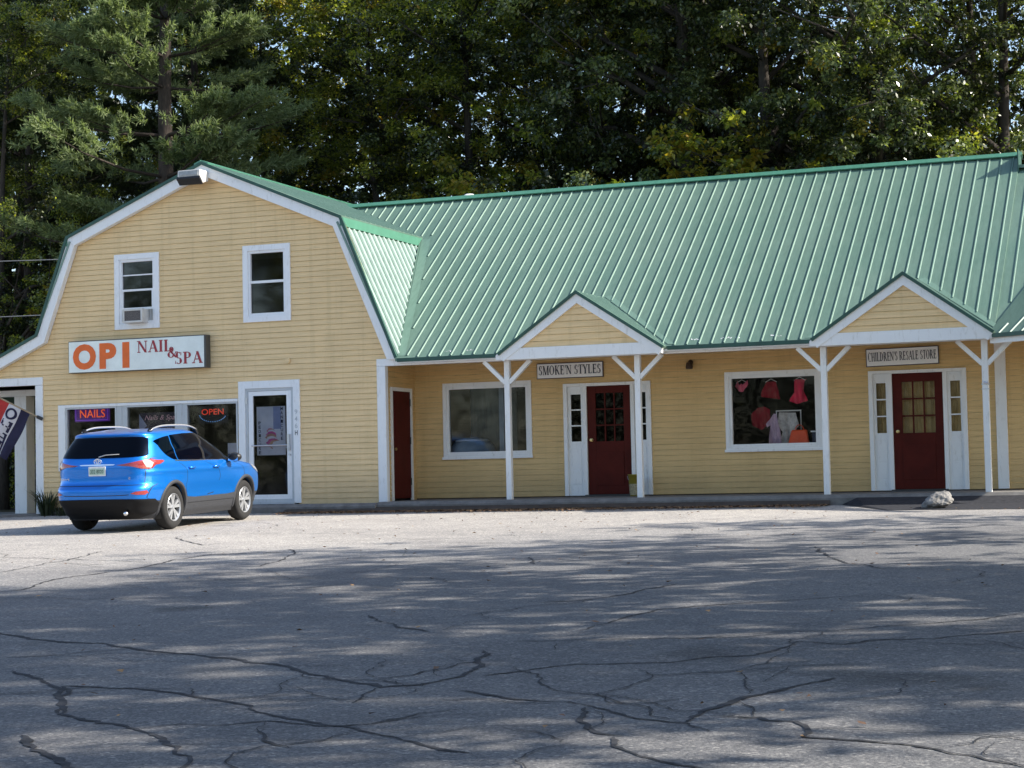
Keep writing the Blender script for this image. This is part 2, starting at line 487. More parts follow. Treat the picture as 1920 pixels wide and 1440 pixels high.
def serif_strokes(ch):
    """strokes of a roman capital, cap height 1: list of polygons, and the advance"""
    T, t = .185, .07; P = []
    def bar(x0, y0, x1, y1, w):
        dx, dy = x1 - x0, y1 - y0
        if abs(dy) > abs(dx) * .4: P.append([(x0 - w / 2, y0), (x0 + w / 2, y0), (x1 + w / 2, y1), (x1 - w / 2, y1)])
        else: P.append([(x0, y0 - w / 2), (x1, y1 - w / 2), (x1, y1 + w / 2), (x0, y0 + w / 2)])
    def ser(x, y, w=.30):
        yy = (y, y + t) if y < .5 else (y - t, y); P.append([(x - w / 2, yy[0]), (x + w / 2, yy[0]), (x + w / 2, yy[1]), (x - w / 2, yy[1])])
    def tick(x, y, h):     # end serif of an arm
        P.append([(x - t, y), (x, y), (x, y + h), (x - t * .4, y + h)])
    def arc(cx, cy, rx, ry, a0, a1, n=14):
        for i in range(n):
            q = []
            for a in (a0 + (a1 - a0) * i / n, a0 + (a1 - a0) * (i + 1) / n):
                c_, s_ = math.cos(R(a)), math.sin(R(a)); w = t + (T - t) * abs(c_) ** 1.3
                q.append(((cx + rx * c_, cy + ry * s_), (cx + max(0, rx - w) * c_, cy + (ry - (t if w < T * .5 else w * .5)) * s_)))
            P.append([q[0][0], q[1][0], q[1][1], q[0][1]])
    if ch == 'N':
        bar(.12, 0, .12, 1, t); bar(.68, 0, .68, 1, t); bar(.68, 0, .12, 1, T); ser(.12, 0, .24); ser(.08, 1, .2); ser(.68, 1, .24); adv = .82
    elif ch == 'A':
        bar(.12, 0, .40, 1, t); bar(.68, 0, .40, 1, T); bar(.2, .34, .6, .34, t); ser(.12, 0, .24); ser(.68, 0, .28); adv = .8
    elif ch == 'I':
        bar(.19, 0, .19, 1, T); ser(.19, 0); ser(.19, 1); adv = .38
    elif ch == 'L':
        bar(.18, 0, .18, 1, T); ser(.18, 1); bar(.05, t / 2, .6, t / 2, t); tick(.62, 0, .28); adv = .66
    elif ch == 'E':
        bar(.18, 0, .18, 1, T); bar(.05, t / 2, .6, t / 2, t); bar(.05, 1 - t / 2, .57, 1 - t / 2, t); bar(.18, .52, .46, .52, t); tick(.62, 0, .26); tick(.59, .76, .24); tick(.48, .40, .24); adv = .67
    elif ch == 'K':
        bar(.18, 0, .18, 1, T); ser(.18, 0); ser(.18, 1); bar(.26, .42, .62, 1, t); bar(.66, 0, .36, .58, T); ser(.64, 1, .24); ser(.68, 0, .24); adv = .8
    elif ch == 'M':
        bar(.12, 0, .14, 1, t); bar(.48, 0, .16, 1, T); bar(.48, 0, .80, 1, t); bar(.82, 0, .82, 1, T); ser(.12, 0, .22); ser(.12, 1, .2); ser(.83, 0); ser(.84, 1, .26); adv = .98
    elif ch == 'T':
        bar(.34, 0, .34, 1, T); ser(.34, 0); bar(.05, 1 - t / 2, .63, 1 - t / 2, t); tick(.09, .74, .26); tick(.65, .74, .26); adv = .68
    elif ch == 'Y':
        bar(.36, 0, .36, .46, T); bar(.36, .44, .10, 1, T); bar(.36, .44, .62, 1, t); ser(.36, 0); ser(.10, 1); ser(.62, 1, .24); adv = .72
    elif ch == 'H':
        bar(.18, 0, .18, 1, T); bar(.66, 0, .66, 1, T); bar(.18, .5, .66, .5, t); [ser(x, y) for x in (.18, .66) for y in (0, 1)]; adv = .84
    elif ch == 'P' or ch == 'R':
        bar(.18, 0, .18, 1, T); ser(.18, 0); ser(.10, 1, .18); arc(.30, .73, .32, .27, -90, 90); bar(.18, 1 - t / 2, .32, 1 - t / 2, t); bar(.18, .46 + t / 2, .32, .46 + t / 2, t); adv = .66
        if ch == 'R': bar(.68, 0, .40, .48, T); ser(.70, 0, .2); adv = .80
    elif ch == 'D':
        bar(.18, 0, .18, 1, T); ser(.10, 0, .18); ser(.10, 1, .18); arc(.26, .5, .50, .5, -90, 90, 18); bar(.18, 1 - t / 2, .28, 1 - t / 2, t); bar(.18, t / 2, .28, t / 2, t); adv = .82
    elif ch == 'O':
        arc(.41, .5, .38, .52, 0, 360, 28); adv = .82
    elif ch == 'C':
        arc(.42, .5, .39, .52, 52, 308, 22); tick(.68, .72, .26); adv = .74
    elif ch == 'S':
        arc(.30, .74, .23, .27, 40, 270, 14); arc(.30, .26, .25, .27, 90, -140, 14); tick(.50, .72, .26); tick(.09, .02, .26); adv = .6
    elif ch == "'":
        P.append([(.06, 1), (.2, 1), (.13, .68), (.09, .68)]); adv = .22
    elif ch == '&':
        arc(.36, .77, .19, .24, 0, 360, 18); arc(.32, .28, .29, .29, 60, 340, 18); bar(.78, 0, .22, .66, T); bar(.60, .28, .78, .52, t); ser(.80, .55, .22); ser(.80, 0, .16); adv = .9
    else: adv = .34
    return P, adv
def serif_text(txt, name, mat, origin, u, v, height, parent, width=None, ext=.004, track=.03, label=None):
    u, v, o = Vector(u), Vector(v), Vector(origin); nrm = u.cross(v).normalized()
    x = 0; polys = []
    for ch in txt:
        P, adv = serif_strokes(ch)
        polys += [[(px + x, py) for px, py in p] for p in P]; x += adv + track
    sx = height if width is None else width / (x - track)
    mb = MB(); mb.keep = True
    for i, p in enumerate(polys):
        a = sum(p[k][0] * p[(k + 1) % 4][1] - p[(k + 1) % 4][0] * p[k][1] for k in range(4))
        if a < 0: p = p[::-1]
        mb.poly([o + u * (px * sx) + v * (py * height) + nrm * (ext + .00025 * (i % 9)) for px, py in p])
    return mb.build(name, mat, parent, label=label)

# ------------------------------------------------------------------ terrain
def gz(y):
    if y < -46: return -.17 - .03 * 46
    if y < -.3: return -.17 + .03 * y
    if y < 12: return -.179
    return -.179 + min(9, (y - 12) * .10)
def sheet(name, xs, ys, mat):
    mb = MB()
    mb.v = [(x, y, gz(y)) for y in ys for x in xs]; n = len(xs)
    mb.f = [(j * n + i, j * n + i + 1, (j + 1) * n + i + 1, (j + 1) * n + i) for j in range(len(ys) - 1) for i in range(n - 1)]; mb.m = [0] * len(mb.f)
    mb.keep = True
    return tag(mb.build(name, mat), kind='structure')
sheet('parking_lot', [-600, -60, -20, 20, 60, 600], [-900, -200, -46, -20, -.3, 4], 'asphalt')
sheet('forest_floor', [-600, -60, -20, 20, 60, 600], [4, 12, 25, 45, 102, 200, 900], 'forest_floor')

# ------------------------------------------------------------------ clapboard walls
def clap(mb, z0, z1, outline, place, openings=(), breaks=(), expo=.105, t=.015, gap=.009):
    lv = {round(z0, 4), round(z1, 4)}
    k = 0
    while z0 + k * expo < z1:
        lv.add(round(z0 + k * expo, 4)); lv.add(round(z0 + k * expo - gap, 4)) if k else None; k += 1
    for o in openings:
        for z in o[2:4]:
            if z0 < z < z1: lv.add(round(z, 4))
    for z in breaks: lv.add(round(z, 4))
    lv = sorted(lv)
    for a, b in zip(lv[:-1], lv[1:]):
        if b - a < 1e-4: continue
        mid = (a + b) / 2
        cidx = math.floor((mid - z0) / expo); cb = z0 + cidx * expo
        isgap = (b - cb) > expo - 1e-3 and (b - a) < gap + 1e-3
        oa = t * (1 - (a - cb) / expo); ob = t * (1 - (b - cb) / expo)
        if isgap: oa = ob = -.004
        e = 1e-5
        LA, RA = outline(a + e); LB, RB = outline(b - e)
        cuts = sorted((o[0], o[1]) for o in openings if o[2] < mid < o[3])
        segs = []; l = (LA, LB)
        for c0, c1 in cuts:
            segs.append((l, (c0, c0))); l = (c1, c1)
        segs.append((l, (RA, RB)))
        for (la, lb), (ra, rb) in segs:
            if ra - la < 1e-3 and rb - lb < 1e-3: continue
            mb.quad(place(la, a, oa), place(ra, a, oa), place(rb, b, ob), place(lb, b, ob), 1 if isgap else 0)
            if abs(a - cb) < 1e-3: mb.quad(place(la, a, 0), place(ra, a, 0), place(ra, a, oa), place(la, a, oa))
front = lambda y: (lambda u, z, o: (u, y - o, z))

def frame_rect(mb, x0, x1, z0, z1, w, y0, y1, wb=None, wt=None):
    """rectangular frame, outer bounds, border w, depth y0 (front) to y1"""
    wb = w if wb is None else wb; wt = w if wt is None else wt
    mb.box(x0, x0 + w, y0, y1, z0, z1); mb.box(x1 - w, x1, y0, y1, z0, z1)
    mb.box(x0 + w, x1 - w, y0 + .002, y1, z0, z0 + wb); mb.box(x0 + w, x1 - w, y0 + .002, y1, z1 - wt, z1)

# ------------------------------------------------------------------ gambrel salon building
GX, GZ = -3.63, 6.80                       # ridge
BRX, BZ = -.57, 5.51                       # roof break (right)
BLX = -6.81
ERX, EZ = .56, 2.73                        # eave (right)
FLX, FLZ = -7.57, 3.54                     # flare of the left side
FSL = (3.54 - 3.15) / (8.45 - 7.57)
GB = thing('salon_building', 'yellow clapboard barn-roofed salon building with white trim and green metal roof', 'building', (GX, 0, 0))
def g_right(z):
    if z < EZ: return .16
    if z < BZ: return ERX + (BRX - ERX) * (z - EZ) / (BZ - EZ) - .03
    return GX + (GZ - z) / (GZ - BZ) * (BRX - GX)
def g_left(z):
    if z < 2.60: return -7.52
    if z < FLZ: return FLX - (FLZ - z) / FSL
    if z < BZ: return FLX + (BLX - FLX) * (z - FLZ) / (BZ - FLZ)
    return GX - (GZ - z) / (GZ - BZ) * (GX - BLX)
W1 = (-5.757, -4.712, 3.555, 5.08); W2 = (-2.806, -1.757, 3.56, 5.077)
SW = (-7.13, -2.96, .72, 2.07)
ND = (-2.94, -1.59, 0, 2.40)
mb = MB()
sh = .05
clap(mb, -.02, 6.74, lambda z: (g_left(z) if z < 2.60 else g_left(z + .02) + .02, g_right(z + .02)), front(0.),
     openings=[(a + sh, b - sh, c + sh, d - sh) for a, b, c, d in (W1, W2)] + [(SW[0] + .03, SW[1], SW[2] + .03, SW[3] - .02), (ND[0] + sh, ND[1] - sh, -1, ND[3] - sh)],
     breaks=(2.60, FLZ, EZ, BZ))
mb.build('front_wall', ['siding', 'siding_lap_shade'], GB)
# other walls (shell)
mb = MB()
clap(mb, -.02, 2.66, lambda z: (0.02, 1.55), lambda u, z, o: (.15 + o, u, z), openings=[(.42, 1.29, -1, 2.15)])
mb.build('return_wall', ['siding_porch', 'siding_lap_shade'], GB)
mb = MB()
mb.box(-7.50, -7.40, .02, 12, -.1, 3.4); mb.box(.02, .13, 1.55, 12, -.1, 2.7)
mb.poly([(-7.5, 12, -.1), (.13, 12, -.1), (.13, 12, 2.7), (BRX, 12, BZ), (GX, 12, GZ - .06), (BLX, 12, BZ), (-7.5, 12, 3.4)])
mb.build('rear_wall', 'siding', GB)
mb = MB()
mb.box(-7.38, .0, .35, 5.4, -.019, .0); mb.box(-7.38, 0, 5.4, 5.5, 0, 2.7); mb.box(-7.38, 0, .1, 5.4, 2.72, 2.8); mb.box(-6.5, -.9, 3, 3.1, 2.9, 5.2)
mb.box(-7.39, -7.3, .1, 5.4, 0, 2.7); mb.box(-.1, .0, .1, 5.4, 0, 2.7)
mb.build('interior', 'interior', GB)
# roof
def slab(mb, a, b, y0, y1, t=.05):     # roof plane between profile points a,b (x,z), thickness downwards
    d = Vector((b[0] - a[0], 0, b[1] - a[1])).normalized(); n = Vector((-d.z, 0, d.x))
    if n.z < 0: n = -n
    P = [Vector((a[0], y0, a[1])), Vector((b[0], y0, b[1])), Vector((b[0], y1, b[1])), Vector((a[0], y1, a[1]))]
    mb.add(P + [p - n * t for p in P], [(0, 1, 2, 3), (7, 6, 5, 4), (0, 4, 5, 1), (1, 5, 6, 2), (2, 6, 7, 3), (3, 7, 4, 0)])
    return n
def rib(mb, p, q, n, side, w=.036, w2=.016, h=.019, mi=0):
    p, q, n, side = Vector(p), Vector(q), Vector(n), Vector(side)
    sec = [(-w / 2, -.001), (w / 2, -.001), (w2 / 2, h), (-w2 / 2, h)]
    vs = [e + side * a + n * b for e in (p, q) for a, b in sec]
    mb.add(vs, [(0, 1, 5, 4), (1, 2, 6, 5), (2, 3, 7, 6), (3, 0, 4, 7), (0, 3, 2, 1), (4, 5, 6, 7)], mi)
Y0, Y1 = -.17, 12.3
for nm, a, b in (('roof_panel', (GX, GZ), (BRX + .02, BZ)), ('roof_panel', (GX, GZ), (BLX - .02, BZ))):
    mb = MB(); n = slab(mb, a, b, Y0, Y1)
    dd = Vector((b[0] - a[0], 0, b[1] - a[1]))
    y = Y0 + .2
    while y < Y1:
        rib(mb, Vector((a[0], y, a[1])) + dd * .03, Vector((b[0], y, b[1])) - dd * .01, n, (0, 1, 0), h=.02, mi=1); y += .2286
    o = mb.build(nm, ['green_roof', 'green_rib'], GB)
for nm, a, b in (('lower_roof_panel', (BRX - .07, BZ - .10), (ERX, EZ)), ('lower_roof_panel', (BLX + .07, BZ - .10), (FLX, FLZ))):
    mb = MB(); n = slab(mb, a, b, Y0, 4.6 if a[0] > -3 else Y1, .04)
    dd = Vector((b[0] - a[0], 0, b[1] - a[1]))
    y = Y0 + .12
    while y < (4.4 if a[0] > -3 else Y1):
        pa_, pb_ = Vector((a[0], y, a[1])) + dd * .04, Vector((b[0], y, b[1])) - dd * .008
        rib(mb, pa_, pb_, n, (0, 1, 0), w=.07, w2=.03, h=.035, mi=1)
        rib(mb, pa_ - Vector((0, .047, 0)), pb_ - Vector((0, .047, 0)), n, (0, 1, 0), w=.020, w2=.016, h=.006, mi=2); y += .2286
    mb.build(nm, ['sunlit_roof', 'sunlit_rib', 'dark_green'], GB)
mb = MB(); slab(mb, (FLX, FLZ), (FLX - 3.4, FLZ - 3.4 * FSL), Y0, 6, .05); mb.build('porch_roof_panel', 'green_roof', GB)
mb = MB()
mb.box(BRX - .03, BRX + .012, Y0 + .005, 3.70, BZ - .19, BZ - .012); mb.box(BLX - .012, BLX + .03, Y0 + .005, Y1, BZ - .2, BZ - .012)
mb.build('roof_fascia', 'green_trim', GB)
mb = MB()
for sgn in (-1, 1):
    d = Vector((sgn * 3.06, 0, -(GZ - BZ))).normalized(); n = Vector((sgn * .39, 0, .92)).normalized()
    p = Vector((GX, 0, GZ)) + n * .004; q = p + d * .16
    mb.prism([p + Vector((0, Y0 - .01, .0)), p + Vector((0, Y1, 0)), q + Vector((0, Y1, 0)), q + Vector((0, Y0 - .01, 0))], n * .03)
mb.build('ridge_cap', 'green_trim', GB)
# rake boards and dark metal edge
prof = [(FLX - 3.4, FLZ - 3.4 * FSL), (FLX, FLZ), (BLX, BZ), (GX, GZ), (BRX, BZ), (ERX, EZ)]
def offset_profile(pr, d):
    out = []
    for i, p in enumerate(pr):
        p = Vector(p); ns = []
        for a, b in ((i - 1, i), (i, i + 1)):
            if a < 0 or b >= len(pr): continue
            t_ = (Vector(pr[b]) - Vector(pr[a])).normalized(); ns.append(Vector((t_.y, -t_.x)))
        n = ns[0] if len(ns) == 1 else (ns[0] + ns[1]).normalized()
        k = 1 if len(ns) == 1 else 1 / max(.5, n.dot(ns[0]))
        out.append(p + n * d * k)
    return out
o1 = offset_profile(prof, .055); o2 = offset_profile(prof, .245); o0 = offset_profile(prof, -.004)
mb = MB()
for i in range(len(prof) - 1):
    if i == len(prof) - 2:
        pts = [o1[i], Vector((ERX - .02, EZ - .03)), Vector((ERX - .22, EZ - .03)), o2[i]]
    else: pts = [o1[i], o1[i + 1], o2[i + 1], o2[i]]
    mb.prism([(p.x, -.15, p.y) for p in pts], (0, .13, 0))
mb.build('rake_board', 'white_paint', GB)
mb = MB()
for i in range(len(prof) - 1):
    pts = [o0[i], o0[i + 1], o1[i + 1], o1[i]]
    mb.prism([(p.x, Y0 - .012, p.y) for p in pts], (0, .06, 0))
mb.build('roof_edge', 'dark_green', GB)
# corner boards
mb = MB(); mb.box(.065, .245, -.03, .10, -.02, 2.58); mb.build('corner_board', 'white_paint', GB, bevel=.006)
mb = MB(); mb.box(-7.68, -7.50, -.03, .12, -.14, 2.50); mb.build('corner_board', 'white_paint', GB, bevel=.006)
# upper windows
def sash_window(W, panes, extra=None):
    x0, x1, z0, z1 = W
    mb = MB(); frame_rect(mb, x0, x1, z0, z1, .11, -.035, .05)
    frame_rect(mb, x0 + .11, x1 - .11, z0 + .11, z1 - .11, .05, -.012, .06)
    f = mb.build('window', 'vinyl', GB, bevel=.004)
    for (a, b, mat, yy) in panes:
        g = MB(); g.quad((x0 + .16, yy, a), (x1 - .16, yy, a), (x1 - .16, yy, b), (x0 + .16, yy, b)); g.build('pane', mat, f)
    return f
f = sash_window(W1, [(4.36, 4.96, 'dark_glass', .045), (3.97, 4.33, 'dark_glass', .03)])
mb = MB()
mb.box(-5.60, -4.87, .01, .05, 4.325, 4.365); mb.box(-5.6, -4.87, -.005, .045, 3.945, 3.99); mb.box(-5.60, -4.87, .03, .047, 4.64, 4.665)
mb.box(-5.6, -5.57, -.005, .045, 3.99, 4.33); mb.box(-4.90, -4.87, -.005, .045, 3.99, 4.33)
mb.build('sash', 'vinyl', f)
f = sash_window(W2, [(4.36, 4.92, 'dark_glass', .045), (3.72, 4.33, 'dark_glass', .03)])
mb = MB(); mb.box(-2.65, -1.91, .0, .05, 4.325, 4.375); mb.build('sash', 'vinyl', f); mb = MB(); mb.box(-2.65, -1.91, .0, .045, 3.69, 3.735); mb.build('sash', 'vinyl', f)
mb = MB(); mb.box(-2.63, -1.93, .055, .058, 4.80, 4.90); mb.build('blind', 'pale_curtain', f)
# salon show windows
mb = MB()
mb.box(SW[0], SW[0] + .165, -.03, .10, SW[2], SW[3])
mb.box(SW[0] + .165, SW[1], -.028, .10, SW[3] - .055, SW[3]); mb.box(SW[0] + .165, SW[1], -.05, .10, SW[2], SW[2] + .09)
mb.build('window_surround', 'white_paint', GB, bevel=.004)
for a, b in ((-6.965, -5.75), (-5.54, -4.36), (-4.15, -2.97)):
    mb = MB(); frame_rect(mb, a, b, SW[2] + .09, SW[3] - .055, .035, -.012, .10)
    f = mb.build('window', 'grey_alu', GB)
    g = MB(); g.quad((a + .035, .04, SW[2] + .12), (b - .035, .04, SW[2] + .12), (b - .035, .04, SW[3] - .09), (a + .035, .04, SW[3] - .09)); g.build('pane', 'window_glass', f)
for a, b in ((-5.75, -5.54), (-4.36, -4.15)):
    mb = MB(); mb.box(a, b, .0, .10, SW[2] + .09, SW[3] - .055); mb.box((a + b) / 2 - .02, (a + b) / 2 + .02, -.015, .0, SW[2] + .09, SW[3] - .055)
    mb.build('mullion', 'grey_alu', GB)
mb = MB()
mb.box(-3.25, -2.99, .075, .08, .86, 1.20)
mb.build('notice', 'poster_paper', GB)
# glass salon door
mb = MB(); frame_rect(mb, ND[0], ND[1], 0, ND[3], .145, -.035, .08, wb=.004); d_ = mb.build('door_surround', 'white_paint', GB, bevel=.004)
mb = MB(); frame_rect(mb, -2.795, -1.735, .03, 2.255, .055, -.012, .07); d_ = mb.build('door_frame', 'grey_alu', GB)
mb = MB(); frame_rect(mb, -2.735, -1.795, .04, 2.195, .10, -.003, .04, wb=.13, wt=.085); d_ = mb.build('door', 'vinyl', GB, bevel=.003)
g = MB(); g.quad((-2.64, .02, .16), (-1.89, .02, .16), (-1.89, .02, 2.12), (-2.64, .02, 2.12)); g.build('pane', 'window_glass', d_)
g = MB(); g.tube([(-2.66, -.035, 1.13), (-1.86, -.035, 1.13)], .014); g.box(-1.875, -1.815, -.05, -.004, 1.02, 1.34); g.tube([(-1.83, -.004, .94), (-1.83, -.04, .94)], .02, 10)
g.build('handle', 'steel', d_)
g = MB(); g.box(-2.79, -2.75, -.03, -.012, 1.95, 2.08); g.build('hinge', 'steel', d_)
g = MB(); g.box(-2.80, -1.73, -.06, .05, -.015, .03); g.build('threshold', 'grey_alu', GB)
for k, ch in enumerate("946H"):
    text_mesh(ch, .095, 'grey_alu' if k < 3 else 'dark_metal', 'house_number', (-1.70, -.037, 1.72 - .135 * k), (1, 0, 0), (0, 0, 1), GB, bold=.01, width=.06)
mb = MB(); mb.tube([(-1.84, -.02, 2.77), (-1.84, -.05, 2.77)], .055, 14); mb.build('outlet_cover', 'siding', GB)
# narrow red service door on the porch side of the salon
mb = MB()
mb.box(.155, .19, .36, .425, 0, 2.20); mb.box(.155, .19, 1.285, 1.35, 0, 2.20); mb.box(.156, .188, .425, 1.285, 2.13, 2.20)
mb.build('service_door_frame', 'white_paint', GB)
mb = MB(); mb.box(.12, .165, .425, 1.285, .05, 2.13); d2_ = mb.build('service_door', 'red_door_dark', GB)
g = MB(); g.box(.166, .172, .55, 1.16, 1.25, 1.95); g.build('door_panel', 'red_door_dark', d2_)
for z in (1.85, 1.1, .3):
    g = MB(); g.box(.166, .18, 1.25, 1.30, z, z + .14); g.build('hinge', 'dark_metal', d2_)
g = MB(); g.lathe([(0, 0), (.02, .0), (.03, .03), (.028, .05), (0, .06)], (.166, .50, 1.0), (1, 0, 0), 12); g.build('knob', 'brass', d2_)
# left side porch
mb = MB(); mb.box(-11, -7.50, -.03, .10, 2.505, 2.665); mb.build('porch_beam', 'white_paint', GB, bevel=.006)
mb = MB(); mb.box(-11, -7.55, .85, 1.0, 2.34, 2.47); mb.build('porch_beam', 'white_paint', GB, bevel=.006)
mb = MB(); mb.box(-8.83, -8.53, .85, 1.15, -.16, 2.34); mb.build('porch_post', 'white_paint', GB, bevel=.01)
mb = MB(); mb.box(-11, -7.53, .1, .85, 2.60, 2.63); mb.box(-11, -7.53, 1.0, 5.5, 2.46, 2.49); mb.build('porch_ceiling', 'soffit', GB)

# ------------------------------------------------------------------ shop row
RY, RZ, MS = 5.16, 6.53, .713           # ridge, slope; plane z = 2.71 + MS*(y+.2)
RE = 2.71
mz = lambda y: RE + MS * (y + .2)
my = lambda z: (z - RE) / MS - .2
XR = 11.62
D = 1.55
SR = thing('shop_row', 'long low row of yellow clapboard shops with green ribbed metal roof and white porch', 'building', (6, 0, 0))
d1 = (3.29, 5.045, .03, 2.185); d2 = (9.165, 10.91, .03, 2.20)
b1 = (.765, 2.63, .80, 2.285); b2 = (6.485, 8.30, .81, 2.285)
mb = MB()
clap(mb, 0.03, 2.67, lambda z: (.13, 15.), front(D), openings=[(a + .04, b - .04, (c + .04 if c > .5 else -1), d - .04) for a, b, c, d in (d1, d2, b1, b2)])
mb.build('front_wall', ['siding_porch', 'siding_lap_shade'], SR)
mb = MB(); mb.box(.13, 15, D + .01, D + .05, -.15, .03); mb.build('wall_base', 'concrete_dark', SR)
mb = MB(); mb.box(.1, 15, .1, D, 2.66, 2.69); mb.build('porch_ceiling', 'siding_porch', SR)
mb = MB()
mb.box(.14, 15, 5.3, 5.4, 0, 2.7); mb.box(.14, 15, D + .2, 5.3, -.019, .0); mb.box(.14, 15, D + .1, 5.3, 2.7, 2.75)
mb.box(5.6, 5.7, D + .15, 5.3, 0, 2.7); mb.box(8.5, 8.6, D + .15, 5.3, 0, 2.7)
mb.build('interior', 'interior', SR)
mb = MB(); mb.box(.2, 15, 10.4, 10.5, -.15, 2.7); mb.build('rear_wall', 'siding', SR)
# porch floor
mb = MB(); mb.prism([(-6.5, -.50, -.33), (-6.5, -.50, -.075), (-6.5, -.44, -.022), (-6.5, .30, -.02), (-6.5, .30, -.33)], (6.7, 0, 0))
mb.prism([(.2, -.42, -.33), (.2, -.42, -.06), (.2, -.36, -.004), (.2, D + .02, 0.01), (.2, D + .02, -.33)], (14.8, 0, 0))
w_ = mb.build('walkway', 'concrete', None); tag(w_, kind='structure')
# main roof
mb = MB()
def mp(x, y, dz=0): return Vector((x, y, mz(y) + dz))
mr_pts = [(ERX - .03, -.2), (XR, -.2), (XR, RY), (-3.05, RY), (BRX - .05, my(BZ))]
mb.add([mp(*p) for p in mr_pts] + [mp(*p, -.06) for p in mr_pts], [(0, 1, 2, 3, 4), (9, 8, 7, 6, 5)] + [(i, (i + 1) % 5, 5 + (i + 1) % 5, 5 + i) for i in range(5)])
nrm = Vector((0, -MS, 1)).normalized()
def valley_y(x):
    z = RE
    if x < ERX: z = EZ + (ERX - x) / (ERX - BRX) * (BZ - EZ)
    if x < BRX: z = GZ - (x - GX) / (BRX - GX) * (GZ - BZ)
    return my(z)
P1 = (2.69, 4.245, 5.88, 3.78); P2 = (8.53, 10.15, 11.64, 3.78)
x = .7609 - .2286 * 17
while x < XR:
    y0 = -.19
    if x < ERX + .22: y0 = max(y0, valley_y(x - .20) + (.06 if x > BRX else .02)) if x > BRX - .02 else valley_y(x) + .03
    for (xl, xa, xr_, za) in (P1, P2):
        if xl < x < xr_:
            zz = 2.70 + (za - 2.70) * (1 - abs(x - xa) / (xa - xl)); y0 = max(y0, my(zz) + .07)
    if y0 < RY - .15:
        rib(mb, mp(x, y0), mp(x, RY - .06), nrm, (1, 0, 0), mi=1)
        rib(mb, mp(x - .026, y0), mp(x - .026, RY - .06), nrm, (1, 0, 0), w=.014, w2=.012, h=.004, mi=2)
    x += .2286
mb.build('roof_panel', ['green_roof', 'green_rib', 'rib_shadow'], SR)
mb = MB()
mb.add([Vector((-3.2, RY, RZ)), Vector((XR, RY, RZ)), Vector((XR, 10.6, RZ - MS * 5.4)), Vector((-3.2, 10.6, RZ - MS * 5.4))], [(0, 1, 2, 3)])
mb.build('rear_roof_panel', 'green_roof', SR)
mb = MB()
for sgn in (-1, 1):
    d = Vector((0, sgn * 1, -MS)).normalized(); n = Vector((0, sgn * MS, 1)).normalized(); p = Vector((0, RY, RZ)) + n * .028
    q = p + d * .15
    mb.prism([(-3.0, p.y, p.z), (XR + .03, p.y, p.z), (XR + .03, q.y, q.z), (-3.0, q.y, q.z)], n * .025)
mb.build('ridge_cap', 'green_trim', SR)
mb = MB()   # valley flashing along the salon roof
for (za, zb) in ((EZ + .02, BZ - .05),):
    pts = []
    for z in (za, zb):
        xx = ERX - (z - EZ) / (BZ - EZ) * (ERX - BRX); pts.append((xx, my(z)))
    (xa, ya), (xb, yb) = pts
    mb.quad(mp(xa + .01, ya, .008), mp(xa + .17, ya, .006), mp(xb + .20, yb, .006), mp(xb + .0, yb, .008))
mb.build('valley_flashing', 'green_rib', SR)
for xa, xb in ((.58, 2.66), (5.9, 8.52)):
    mb = MB(); mb.box(xa, xb, -.225, -.2005, RE - .075, RE - .004); mb.build('roof_edge', 'dark_green', SR)
mb = MB(); mb.box(XR + .002, XR + .02, RY - .6, RY, RZ - .5, RZ + .02); mb.build('ridge_end', 'dark_green', SR)
for xs in ((1.5, 1.72), (1.95, 2.12), (6.3, 6.45), (6.85, 7.05), (7.12, 7.2), (7.75, 7.95)):
    mb = MB(); n = 9; up_ = []; lo_ = []
    for k in range(n + 1):
        xx = xs[0] + (xs[1] - xs[0]) * k / n; yy = -.06 + random.uniform(-.02, .02); h = random.choice((.003, .004, .018, .028))
        lo_.append(mp(xx, yy - h * .5, .004)); up_.append(mp(xx, yy + h * .5, .004))
    for k in range(n): mb.quad(lo_[k], lo_[k + 1], up_[k + 1], up_[k])
    mb.build('paint_scrape', 'white_paint', SR)
# white beam under the eave
mb = MB(); mb.box(.065, 11.55, -.035, .10, 2.582, 2.72); mb.build('porch_beam', 'white_paint', SR, bevel=.005)
mb = MB(); mb.box(.57, 11.5, -.195, -.036, 2.615, 2.64); mb.box(.57, 11.5, -.197, -.17, 2.64, 2.70); mb.build('soffit', 'white_paint', SR)
# porch posts with Y braces
def porch_post(x, w=.105):
    mb = MB(); mb.box(x - w / 2, x + w / 2, -.02, .085, -.004, 2.582); p = mb.build('porch_post', 'white_paint', SR, bevel=.006)
    for s in (-1, 1):
        g = MB(); g.bar((x + s * .04, .032, 2.17), (x + s * .46, .032, 2.58), .075, .085, (0, 1, 0)); g.build('brace', 'white_paint', p)
    return p
for px in (2.7245, 5.2614, 8.6664, 11.4234): last = porch_post(px)
g = MB(); g.box(11.36, 11.49, -.03, .09, 1.815, 1.835); g.box(11.36, 11.49, -.03, .09, 1.735, 1.75); g.tube([(11.40, -.03, 1.86), (11.47, -.05, 1.83)], .02, 8); g.build('bracket', 'steel', last)
